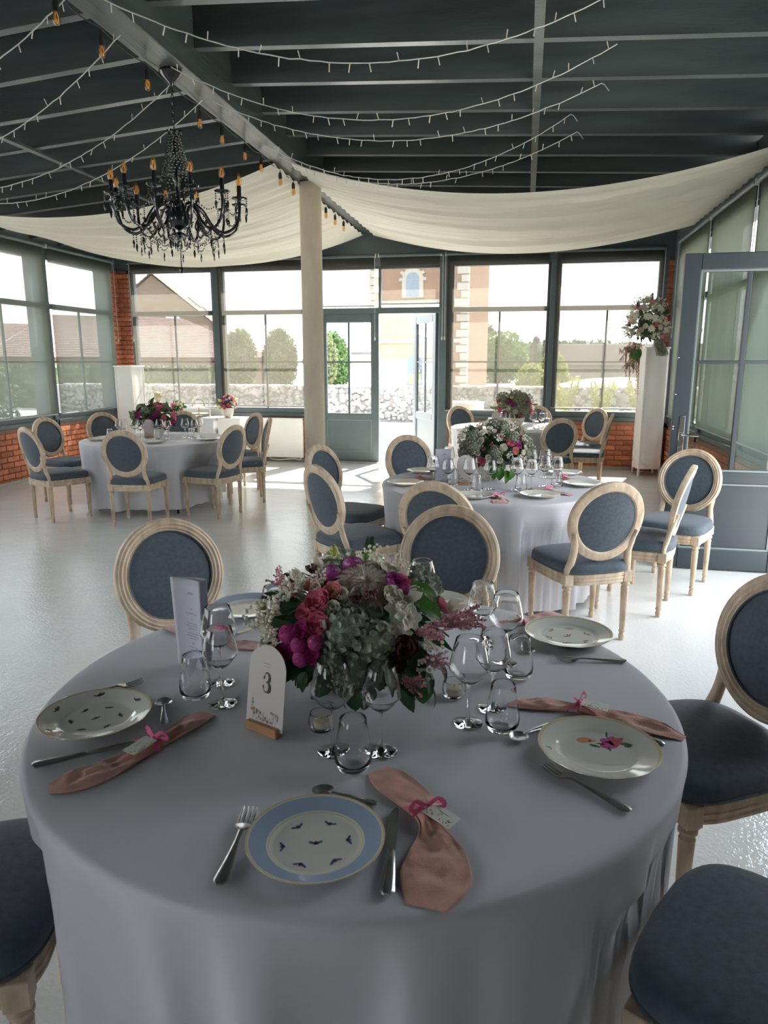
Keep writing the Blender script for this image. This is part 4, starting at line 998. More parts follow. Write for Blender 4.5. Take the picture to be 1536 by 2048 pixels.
def FL(kind, m):
    k = (kind, m.name)
    if k not in FM:
        b = {'rose': lambda: fl_rose(1), 'rose_b': lambda: fl_rose(5, ((3, .35, 80, .3), (4, .6, 62, .42), (5, .9, 38, .55), (5, 1.0, 12, .55))), 'mum': lambda: fl_mum(150, .095, 1, .75), 'hyd': fl_hyd, 'cup': fl_cup, 'daisy': fl_daisy,
             'alst': lambda: fl_daisy(6, .34, 9, 35), 'ball': fl_ball, 'bud': fl_bud, 'gyp': lambda: fl_sprig(38, 6, .082, 1.05), 'berry': lambda: fl_sprig(26, 9, .115, .8, .8), 'plume': fl_plume, 'leaf': fl_leaf, 'fern': fl_fern}[kind]()
        FM[k] = b.mesh({'rose': 'rose', 'rose_b': 'rose', 'mum': 'chrysanthemum', 'hyd': 'hydrangea', 'cup': 'lisianthus', 'daisy': 'daisy', 'alst': 'alstroemeria', 'ball': 'ranunculus', 'bud': 'rosebud', 'gyp': 'gypsophila', 'berry': 'berry_cluster', 'plume': 'astilbe', 'leaf': 'leaf', 'fern': 'fern_frond'}[kind], m, ang=60, recalc=False)
    return FM[k]
def bloom(root, kind, m, p, s, d=None, twist=0.0, c=(0, 0, 0), name=None):
    """a flower head at p (root space), facing along d (default outward from c), radius s"""
    me = FL(kind, m); d = Vector(d) if d is not None else Vector(p) - Vector(c)
    if kind in ('leaf', 'fern'):   # +Y runs along d, +Z up
        y = d.normalized(); z = Vector((0, 0, 1)); x = y.cross(z).normalized() if abs(y.z) < .98 else Vector((1, 0, 0)); z = x.cross(y); q = Matrix((x, y, z)).transposed().to_quaternion()
    else: q = d.to_track_quat('Z', 'Y')
    o = bpy.data.objects.new(name or me.name.split('.')[0], me); COL.objects.link(o); o.parent = root; o.location = p
    o.rotation_mode = 'QUATERNION'; o.rotation_quaternion = q @ Matrix.Rotation(twist, 3, 'Z' if kind not in ('leaf', 'fern') else 'Y').to_quaternion(); o.scale = (s,) * 3
    if kind in ('gyp', 'berry'): o['kind'] = 'stuff'
    return o
def foliage_core(root, c, r, m=DGREEN, n=160, seed=1, leafs=.055):
    rr = random.Random(seed); mb = MB()
    for k in range(n):
        z = rr.uniform(-.95, .9); a = rr.uniform(0, 6.28); q = math.sqrt(1 - z * z); d = Vector((q * cos(a), q * sin(a), z)); p = Vector((d.x * r[0], d.y * r[1], d.z * r[2])) * rr.uniform(.55, .9)
        M = Matrix.Translation(Vector(c) + p) @ d.to_track_quat('Y', 'Z').to_matrix().to_4x4() @ Matrix.Rotation(rr.uniform(-1, 1), 4, 'Y')
        petal(mb, M, leafs * rr.uniform(.7, 1.2), leafs * .26, -.4, .2, 3, 4, .8)
    mb.ball(c, tuple(q * .62 for q in r), 12, 8); mb.v = [(x, y, max(z, .012)) for x, y, z in mb.v]
    o = obj('foliage', mb, m, root, ang=60, recalc=False); tag(o, kind='stuff'); return o
def bowl(root, R0, h, m, c=(0, 0)):
    return obj('bowl', MB().lathe([(0, 0), (R0 * .62, 0), (R0 * .66, .004), (R0 * .93, h * .5), (R0, h), (R0 * .93, h), (R0 * .86, h * .55), (0, h * .3)], 32, cap=False), m, root, loc=(c[0], c[1], 0), ang=50)

# bouquet of the nearest table, every head where it stands
B1 = empty('bouquet', (-.42, 1.712, Z1)); tag(B1, 'large mixed bouquet of pink, cream and green flowers on the nearest table', 'bouquet')
bowl(B1, .115, .115, mat('white_china_bowl', (.72, .70, .66), .25), (-.03, 0))
CZ = .178; cc = (0, 0, .10)
foliage_core(B1, (0, 0, CZ - .01), (.225, .225, .135), n=320, seed=4, leafs=.07)
def q1(kind, m, x, y, z, s, k=1.0, **kw): return bloom(B1, kind, m, (x * k, y * k, (z * k) + CZ), s, c=(0, 0, CZ - .07), **kw)
for a in (('hyd', HYD, .042, -.205, .066, .062), ('hyd', HYD2, .092, -.205, .040, .056), ('hyd', HYD, .075, -.215, -.015, .055), ('hyd', SAGE, .020, -.215, .012, .042), ('cup', WPET, .118, -.200, .075, .024), ('daisy', WPET, .125, -.190, .045, .034), ('mum', CREAM, .060, -.085, .135, .082), ('mum', CREAM, .095, -.060, .128, .052),
          ('ball', MAUVE, .014, -.030, .165, .031), ('ball', MAUVE, -.028, -.075, .155, .030), ('ball', MAUVE, -.058, -.085, .140, .022),
          ('rose_b', PINK, -.030, -.185, .118, .040), ('rose_b', PINK, -.020, -.218, .080, .036), ('rose_b', CORAL, -.002, -.165, .140, .030), ('rose_b', PINK, -.060, -.190, .095, .028),
          ('rose_b', MAG, -.055, -.226, .068, .029), ('ball', MAG, -.098, -.212, .050, .027), ('ball', MAG, -.066, -.232, .034, .024), ('rose_b', MAG, -.026, -.240, .014, .028), ('rose', MAG, -.098, -.215, .008, .030), ('ball', MAG, -.024, -.236, .046, .023), ('ball', MAG, -.060, -.238, .004, .024), ('gyp', WPET, -.125, -.195, .02, .04),
          ('cup', WPET, .008, -.196, .112, .026), ('cup', WPET, .020, -.168, .133, .026), ('cup', WPET, .052, -.160, .125, .018),
          ('daisy', WPET, .154, -.182, .058, .046), ('alst', WPET, .170, -.150, .085, .044), ('alst', WPET, .140, -.150, .100, .036), ('rose', WPET, .128, -.125, .124, .034), ('bud', WPET, .172, -.088, .120, .034), ('bud', WPET, .150, -.135, .105, .028),
          ('rose_b', MAUVE, .127, -.083, .143, .033), ('ball', MAG, .152, -.086, .132, .024), ('rose_b', PINK, .140, -.060, .140, .026),
          ('bud', WPET, .262, .020, .060, .034), ('rose', WPET, .250, .020, .055, .024), ('daisy', WPET, -.055, .010, .168, .042), ('rose', WPET, -.078, .000, .155, .032), ('mum', WPET, .080, .000, .160, .046), ('daisy', WPET, .110, .020, .145, .040),
          ('bud', YGREEN, -.045, .01, .190, .022), ('berry', BURG, .080, -.150, .125, .050), ('berry', BURG, .050, -.160, .120, .036), ('berry', BURG, -.075, -.060, .150, .040), ('berry', BURG, .215, -.130, .05, .040),
          ('rose_b', BURG, .168, -.192, .030, .038), ('rose', BURG, .150, -.205, .000, .034), ('plume', ASTIL, .190, -.150, .050, .085), ('plume', ASTIL, .228, -.085, .050, .095), ('plume', ASTIL, .235, -.02, .02, .10), ('plume', ASTIL, .205, -.16, -.010, .07),
          ('plume', ASTIL, .165, -.195, -.045, .07), ('plume', ASTIL, -.12, -.12, .120, .07), ('rose_b', PINK, -.105, -.130, .120, .026), ('rose_b', CORAL, -.06, -.14, .14, .024),
          ('gyp', WPET, -.125, -.182, .086, .055), ('gyp', WPET, -.085, -.150, .130, .050), ('gyp', WPET, .205, -.150, .022, .055), ('gyp', WPET, .195, -.170, -.02, .05), ('gyp', WPET, -.13, -.19, .04, .05), ('gyp', WPET, -.165, -.160, .055, .06), ('gyp', WPET, -.105, -.165, .115, .05), ('gyp', WPET, -.04, -.12, .145, .04), ('cup', WPET, -.045, -.150, .140, .022), ('daisy', WPET, -.10, -.10, .135, .036), ('bud', WPET, -.075, -.035, .165, .026), ('rose', WPET, .100, -.03, .160, .030), ('gyp', WPET, .06, -.02, .17, .05), ('gyp', WPET, .12, -.02, .15, .05), ('bud', WPET, .135, -.02, .150, .028), ('cup', WPET, .160, -.120, .110, .024), ('gyp', WPET, .03, -.21, -.04, .045),
          ('bud', WPET, -.170, -.165, .060, .026), ('bud', WPET, -.160, -.180, .045, .026), ('bud', WPET, -.150, -.185, .030, .024), ('bud', YGREEN, -.188, -.135, .085, .022), ('bud', YGREEN, -.140, -.10, .125, .024), ('bud', WPET, -.12, -.07, .145, .026),
          ('gyp', SAGE, .02, -.235, -.02, .05), ('berry', SAGE, .090, -.215, -.035, .045), ('berry', SAGE, .060, -.225, -.055, .040), ('rose', WPET, .01, .12, .13, .036), ('rose', MAG, .10, .10, .12, .036), ('hyd', HYD, -.06, .15, .09, .07), ('hyd', HYD, .15, .12, .06, .07),
          ('rose_b', PINK, -.16, .06, .08, .036), ('rose', WPET, -.19, .0, .05, .034), ('rose_b', PINK, .22, .09, .03, .034), ('daisy', WPET, .0, .22, .03, .04)):
    q1(*a, twist=R.uniform(0, 6))
for x, y, z, d, s, m in ((.165, -.085, .135, (.85, -.2, .30), .072, GREEN), (.195, -.10, .105, (.75, -.4, -.05), .065, GREEN), (.150, -.03, .130, (.9, -.1, .15), .068, GREEN), (.180, -.07, .110, (.6, -.5, -.15), .060, GREEN), (-.075, -.17, .110, (-.6, -.5, .4), .055, DGREEN), (-.06, -.18, .10, (-.8, -.2, .1), .06, DGREEN), (-.09, -.15, .12, (-.5, -.4, .6), .05, GREEN),
                         (.205, -.15, -.06, (.3, -.25, -.9), .075, GREEN), (.225, -.14, -.085, (.6, -.1, -.7), .055, GREEN), (.180, -.18, -.06, (-.1, -.35, -.9), .08, DGREEN), (.215, -.16, -.04, (.5, -.4, -.5), .06, DGREEN),
                         (.055, -.20, -.07, (.0, -.35, -.85), .070, DGREEN), (.03, -.20, -.075, (-.2, -.3, -.8), .06, DGREEN), (.09, -.19, -.075, (.2, -.3, -.8), .06, DGREEN), (.240, -.13, -.03, (.7, -.3, -.4), .05, DGREEN), (-.10, -.21, .0, (-.6, -.4, -.5), .05, DGREEN),
                         (-.16, -.14, .02, (-.7, -.4, -.4), .06, DGREEN), (.045, .01, .165, (.1, .1, .9), .05, GREEN), (-.03, .0, .17, (-.2, 0, .9), .04, YGREEN), (.19, -.17, .0, (.4, -.6, -.3), .06, DGREEN), (-.05, -.235, -.03, (-.3, -.5, -.7), .05, DGREEN)):
    bloom(B1, 'leaf', m, (x, y, z + CZ), s, d, R.uniform(-.5, .5))
for x, y, z, d, s in ((.15, -.15, -.05, (.5, -.6, -.3), .09), (-.12, -.12, .09, (-.7, -.4, .3), .08), (.04, -.12, -.06, (.1, -.9, -.3), .09), (.02, .1, .13, (0, .5, .7), .09)): bloom(B1, 'fern', DGREEN, (x, y, z + CZ), s, d)

def bouquet(name, loc, r, h, zc, pal, n, label, seed, pot=None, core=DGREEN, cat='bouquet', group=None):
    root = empty(name, loc); tag(root, label, cat, group); rr = random.Random(seed)
    if pot: bowl(root, pot[0], pot[1], pot[2])
    foliage_core(root, (0, 0, zc), (r * .85, r * .85, h * .85), core, n=130, seed=seed, leafs=r * .30)
    for k in range(n):
        z = 1 - 1.45 * (k + .5) / n; a = k * 2.39996 + seed; q = math.sqrt(max(0, 1 - z * z)); kind, m, s = pal[rr.randrange(len(pal))]
        bloom(root, kind, m, (q * r * cos(a) * rr.uniform(.88, 1.04), q * r * sin(a) * rr.uniform(.88, 1.04), zc + h * z), s * rr.uniform(.85, 1.15), d=(q * cos(a), q * sin(a), z + .15), twist=rr.uniform(0, 6))
    return root
B2 = bouquet('bouquet', (T2[0] - .02, T2[1] + .13, Z1), .235, .155, .235, [('rose', MAUVE, .034), ('rose_b', PINK, .038), ('gyp', WPET, .055), ('cup', WPET, .036), ('rose', WPET, .036), ('gyp', WPET, .060), ('cup', WPET, .034), ('hyd', SAGE, .055), ('hyd', SAGE, .05), ('berry', BURG, .045), ('gyp', SAGE, .06), ('gyp', WPET, .05), ('berry', SAGE, .05), ('cup', CREAM, .034), ('leaf', DGREEN, .06), ('rose_b', CORAL, .036)], 96,
             'wide pink, white and sage bouquet in a pale bowl on the middle table', 5, (.12, .12, STONEM))
for x, y, z, d in ((.06, -.18, .12, (.1, -.3, -.9)), (.10, -.17, .10, (.3, -.3, -.8)), (.02, -.2, .13, (-.1, -.4, -.8)), (.14, -.16, .12, (.2, -.2, -.9))): bloom(B2, 'leaf', GREEN, (x, y, z), .10, d)
bouquet('bouquet', (T3[0] + .02, T3[1] + .05, Z1), .245, .15, .24, [('hyd', SAGE, .085), ('gyp', SAGE, .08), ('rose_b', PINK, .055), ('rose', WPET, .04), ('leaf', YGREEN, .09), ('rose', MAG, .045), ('gyp', WPET, .06), ('fern', SAGE, .11)], 60,
        'loose sage and pink bouquet in a stoneware bowl on the far right table', 9, (.15, .12, STONEM), SAGE)
bouquet('bouquet', (T4[0] - .18, T4[1] + .34, Z1), .22, .15, .20, [('rose', MAG, .045), ('rose_b', PINK, .045), ('rose', BURG, .045), ('leaf', GREEN, .10), ('leaf', GREEN, .10), ('leaf', DGREEN, .10), ('berry', BURG, .06), ('hyd', SAGE, .06)], 66,
        'dark red and leafy bouquet on the far left table', 14, (.12, .10, STONEM))

# place settings of the farther tables
def settings(tc, nm, lst, plates, group_n):
    for k, (x, y, lb) in enumerate(plates):
        o = copy_tree(PLs); o.location = (x, y, Z1); tag(o, 'cream plate %s on the %s table' % (lb, nm), 'plate', 'plates on the %s table' % nm)
    for kind, x, y, lb in lst: glass(kind, x + (.028 if kind == 'S' else 0), y, lb + ' on the %s table' % nm, 'glasses on the %s table' % nm)
PLs = make_plate(.128, PL_GOLD, 0); P0 = PLs
settings(T2, 'middle', [('L', -.60, 4.86, 'wine glass in front of the grey menu card'), ('S', -.52, 4.83, 'wine glass right of the menu card, left of the plain card'), ('T', -.47, 4.94, 'tumbler beside the grey menu card'),
    ('L', -.345, 4.80, 'wine glass in front of the plain arched card'), ('S', -.235, 4.84, 'wine glass below the bouquet, left of centre'), ('T', -.29, 4.74, 'tumbler below the bouquet, left of centre'),
    ('L', -.03, 4.86, 'wine glass below the bouquet, right of centre'), ('S', .04, 4.90, 'shorter wine glass below the bouquet, right of centre'), ('T', .00, 4.79, 'tumbler below the bouquet, right of centre'),
    ('L', .155, 5.03, 'tall wine glass at the right of the bouquet'), ('S', .215, 5.08, 'shorter wine glass at the right of the bouquet'), ('T', .24, 4.98, 'tumbler at the right of the bouquet'),
    ('L', .17, 5.42, 'wine glass behind the bouquet at the right'), ('S', .045, 5.50, 'short wine glass behind the bouquet at the right'), ('L', -.55, 5.42, 'wine glass behind the menu card')],
    [(-.76, 5.50, 'at the back left'), (-.80, 4.92, 'at the left front, beside a chair back'), (-.30, 4.52, 'at the front, just behind a chair back'), (.12, 4.63, 'at the right front'), (.42, 5.12, 'at the right edge'), (.33, 5.62, 'at the back right')], 0)
settings(T3, 'far right', [('T', -.44, 9.75, 'tumbler left of the number card'), ('L', -.26, 9.40, 'wine glass left below the bouquet'), ('S', -.18, 9.36, 'short wine glass left below the bouquet'), ('L', .12, 9.45, 'wine glass right below the bouquet'), ('S', .20, 9.50, 'short wine glass right below the bouquet'),
    ('T', .16, 9.38, 'tumbler right below the bouquet'), ('L', .26, 9.75, 'wine glass right of the bouquet'), ('T', .32, 9.85, 'tumbler right of the bouquet')], [(-.66, 9.45, 'at the left'), (.38, 9.28, 'at the right front'), (-.20, 9.02, 'at the front')], 0)
settings(T4, 'far left', [('L', -4.42, 7.36, 'wine glass at the far left of the bouquet'), ('S', -4.56, 7.46, 'short wine glass at the far left of the bouquet'), ('T', -4.55, 7.30, 'tumbler at the far left of the bouquet'), ('L', -4.33, 7.45, 'wine glass left of the number card'), ('S', -4.26, 7.40, 'short wine glass left of the number card'),
    ('L', -4.05, 7.50, 'wine glass right of the number card'), ('S', -3.97, 7.48, 'short wine glass right of the number card'), ('T', -4.02, 7.38, 'tumbler right of the number card'), ('L', -3.80, 7.62, 'wine glass at the right of the bouquet'), ('S', -3.73, 7.66, 'short wine glass at the right of the bouquet'),
    ('L', -3.70, 7.78, 'wine glass farthest right of the bouquet'), ('T', -3.70, 7.56, 'tumbler at the right of the bouquet')], [(-4.60, 7.15, 'at the left'), (-3.86, 7.02, 'at the front right'), (-3.42, 7.40, 'at the right'), (-4.2, 6.80, 'behind the front chair')], 0)
for ch in list(P0.children): bpy.data.objects.remove(ch)
bpy.data.objects.remove(P0)
NK = lambda pts, wd, lb, **k: tag(make_napkin(pts, wd, PINKL, .45, 1, len(lb), **k), lb, 'napkin', GN)
NK([(-.155, 4.60), (-.15, 4.55), (-.13, 4.50), (-.12, 4.42), (-.12, 4.34)], [.02, .035, .018, .045, .04], 'pink napkin hanging to the front edge of the middle table')
NK([(.06, 4.92), (.15, 4.85), (.24, 4.78), (.33, 4.72)], [.02, .03, .03, .03], 'pink napkin between the two right plates of the middle table')
NK([(-.90, 5.12), (-.78, 5.18), (-.66, 5.20), (-.55, 5.18)], [.02, .03, .025, .02], 'pink napkin at the left of the middle table before the menu card')
NK([(-.62, 5.60), (-.52, 5.60), (-.42, 5.55)], [.03, .02, .03], 'pink napkin at the back left of the middle table')
NK([(.22, 5.42), (.32, 5.36), (.45, 5.33)], [.025, .02, .03], 'pink napkin at the right edge of the middle table')
NK([(-.68, 9.86), (-.52, 9.84), (-.38, 9.80)], [.03, .02, .03], 'pink napkin left of the number card on the far right table')
NK([(-4.18, 7.05), (-4.13, 6.97), (-4.10, 6.88)], [.03, .02, .03], 'pink napkin at the front of the far left table')

# ------------------------------------------------------------------ pedestals and the draped side table
def pedestal(x, y, rz, w, h, label, fold=False):
    root = empty('flower_pedestal', (x, y, 0), rz); tag(root, label, 'pedestal', 'white pedestals'); a = w / 2
    for sx_ in (-1, 1):
        for sy_ in (-1, 1): obj('leg', MB().box(sx_ * a - .012, sx_ * a + .012, sy_ * a - .012, sy_ * a + .012, 0, h, .002), WHITE, root, smooth=False)
    obj('top_board', MB().box(-a - .025, a + .025, -a - .025, a + .025, h, h + .02, .003), WHITE, root, smooth=False)
    for k, (dx, dy) in enumerate(((0, -1), (-1, 0), (1, 0), (0, 1))):
        def f(u, v, dx=dx, dy=dy):
            s = (u - .5) * (w - .02); z = .10 + (h - .10) * v; o = a + .004 + (.010 * sin(v * 60 + 2 * sin(u * 3)) * max(0, 1 - v * 2.6)) + .004 * sin(u * 9)
            return Vector((s if dx == 0 else dx * o, s if dy == 0 else dy * o, z))
        obj('fabric_panel', MB().grid(f, 8, 60), mat('pedestal_cloth', (.78, .77, .75), .8), root, ang=80, recalc=False)
    return root
pedestal(1.76, 10.82, rad(8), .29, 1.78, 'tall white cloth-sided pedestal by the right brick pier under a flower bouquet')
pedestal(-6.30, 10.80, rad(-6), .30, 1.52, 'white pedestal standing in the back left corner against the brick pier')
PB = bouquet('pedestal_bouquet', (1.62, 10.69, 1.80), .235, .33, .30, [('rose_b', PINK, .050), ('gyp', WPET, .09), ('gyp', WPET, .09), ('daisy', WPET, .075), ('rose', WPET, .05), ('leaf', DGREEN, .09), ('fern', DGREEN, .10), ('gyp', CREAM, .09), ('fern', SAGE, .10), ('rose', WPET, .045), ('gyp', SAGE, .08), ('fern', GREEN, .10), ('rose', CREAM, .05)], 130,
             'tall trailing bouquet of white and pink flowers on the right pedestal', 23)
for k in range(26):
    a = R.uniform(0, 6.28); t = R.uniform(0, 1); x = -.20 + R.gauss(0, .05) - .03 * t; y = -.18 + R.gauss(0, .05); bloom(PB, R.choice(['gyp', 'fern', 'plume']), R.choice([CREAM, SAGE, CREAM]), (x, y, .10 - .35 * t), .10, (R.gauss(0, .3), -.3, -.6))
am = mat('amaranth_tan', (.45, .20, .12), .8, var=.2, scale=30)
for (x, y, z0, L) in ((-.22, -.20, -.05, .42), (-.27, -.18, .0, .40), (-.13, -.19, .0, .45), (-.10, -.20, -.05, .58), (-.18, -.2, .05, .4)):
    mb = MB(); P = bez([(x, y, z0), (x - .01, y - .03, z0 - L * .4), (x + .01, y - .02, z0 - L)], 30)
    for i, p in enumerate(P): mb.ball(p + Vector((R.gauss(0, .004), R.gauss(0, .004), 0)), .017 * (1.1 - i / 45), 6, 4)
    obj('amaranth_tassel', mb, am, PB)
for d in ((-.2, -.2, -.9), (0, -.2, -1), (.1, -.3, -.9)): bloom(PB, 'leaf', GREEN, (-.16, -.22, .0), .22, d, .3)
for k in range(9): bloom(PB, 'fern', SAGE, (.12 + R.uniform(-.05, .1), -.20, .08), .22, (R.uniform(-.1, .5), -.3, -.8), R.uniform(-.5, .5))

def side_table():
    root = empty('draped_table', (-5.15, 10.72, 0)); tag(root, 'low white cloth-covered table under the back left window behind the far left table', 'table')
    def f(u, v):
        per = [(-.72, -.28), (.42, -.28), (.42, .28), (-.72, .28)]; t = u * 4; k = int(t) % 4; q = t - int(t); a, b = per[k], per[(k + 1) % 4]
        x = a[0] + (b[0] - a[0]) * q; y = a[1] + (b[1] - a[1]) * q; w = .014 * sin(u * 70) * (1 - v) ** .7
        return Vector((x * (1 + w), y * (1 + w * 2), .02 + .72 * v))
    obj('cloth_skirt', MB().grid(f, 200, 5, cu=True), CLOTH, root, ang=60, recalc=False)
    obj('cloth_top', MB().box(-.73, .43, -.29, .29, .735, .745, .003), CLOTH, root, smooth=False)
    return root
side_table()
o = obj('white_cube', MB().box(-.19, .19, -.19, .19, 0, .745, .006), WHITE, loc=(-4.50, 10.70, 0), smooth=False); tag(o, 'plain white cube stand at the right end of the draped side table', 'stand')
o = obj('back_shelf', MB().box(-5.95, -4.75, 11.02, 11.11, .80, .86, .004).box(-5.9, -4.8, 11.03, 11.10, .0, .80, .004), WHITE, smooth=False); tag(o, 'long narrow white ledge under the back left window behind the side table', 'shelf')
BU = empty('bust_statue', (-5.75, 10.66, .746)); tag(BU, 'cream classical bust standing at the left of the draped side table', 'statue')
bm_ = mat('cream_plaster', (.68, .62, .45), .7)
obj('socle', MB().lathe([(0, 0), (.06, 0), (.06, .015), (.04, .03), (.03, .05), (.04, .06), (0, .06)], 20), bm_, BU)
obj('bust_body', MB().lathe([(.03, .05), (.075, .08), (.11, .13), (.115, .165), (.09, .195), (.045, .215), (.036, .25), (.04, .26)], 22, mod=lambda a, r, z: 1 + .35 * abs(cos(a)) * (z < .2)), bm_, BU)
hh = MB().ball((0, 0, .315), (.055, .065, .075), 14, 10); hh.ball((0, -.065, .305), (.009, .014, .016), 6, 5)
for k in range(22): a = k * 2.4; hh.ball((.052 * cos(a), .055 * sin(a) + .012, .335 + .03 * sin(k * 1.7)), .019, 6, 5)
for s in (-1, 1): hh.ball((s * .054, 0, .31), (.008, .014, .018), 6, 5); hh.ball((s * .02, -.058, .322), (.008, .006, .005), 6, 4)
obj('head', hh, bm_, BU)
bouquet('small_bouquet', (-5.42, 10.62, .746), .095, .08, .14, [('leaf', GREEN, .07), ('rose_b', CREAM, .035), ('leaf', YGREEN, .07), ('rose_b', PINK, .03), ('fern', GREEN, .09)], 26, 'small green leafy posy right of the bust on the side table', 31, (.05, .08, WHITE))
bouquet('small_bouquet', (-4.55, 10.62, .746), .115, .12, .21, [('rose_b', PINK, .04), ('leaf', YGREEN, .08), ('rose', MAUVE, .035), ('rose_b', CORAL, .035), ('rose', BURG, .03)], 34, 'pink and yellow posy in a stone pot on the white cube stand', 37, (.09, .15, STONEM))
CK = empty('cake_stand', (-5.08, 10.70, .746)); tag(CK, 'gold wire cake stand with an arched handle on the side table', 'cake stand')
for z, r_ in ((.05, .15), (.15, .12)): obj('tier', MB().lathe([(0, z), (r_, z), (r_ + .004, z + .008), (r_, z + .006), (0, z + .004)], 28), GOLD, CK)
obj('arch_handle', MB().tube([(.11 * cos(a), 0, .15 + .13 * sin(a)) for a in [pi * k / 16 for k in range(17)]], .005, 6).tube([(0, 0, 0), (0, 0, .15)], .007, 8).lathe([(0, 0), (.06, 0), (.055, .006), (.01, .012), (0, .012)], 20), GOLD, CK)
CS = empty('candle_holder', (-4.86, 10.62, .746)); tag(CS, 'slim white candlestick with a taper candle left of the pink posy', 'candlestick')
obj('stick', MB().lathe([(0, 0), (.035, 0), (.035, .01), (.012, .02), (.009, .05), (.014, .07), (.009, .09), (.014, .12), (.016, .13), (0, .13)], 18), WHITE, CS); obj('taper', MB().lathe([(0, .13), (.010, .13), (.009, .29), (.002, .30), (0, .30)], 12), mat('candle_white', (.8, .78, .7), .5), CS)

# radiator on the dado right of the side table
RD_ = empty('radiator', (-3.86, YB - .085, 0)); tag(RD_, 'flat white panel radiator on the brick dado left of the column', 'radiator')
obj('front_panel', MB().box(-.37, .37, -.03, 0, .075, .70, .006), WHITE, RD_, smooth=False); obj('rear_panel', MB().box(-.36, .36, .02, .045, .09, .68, .004), WHITE, RD_, smooth=False)
obj('grille', MB().box(-.365, .365, -.028, .045, .695, .71, .003), WHITE, RD_, smooth=False); obj('pipe', MB().tube(bez([(.30, .02, .10), (.31, .02, .04), (.18, .0, .055), (-.05, .0, .03), (-.2, .02, .05), (-.22, .03, .09)], 24), .009, 8), WHITE, RD_)
for s in (-.25, .25): obj('bracket', MB().box(s - .015, s + .015, .040, .052, .2, .6), WHITE, RD_, smooth=False)

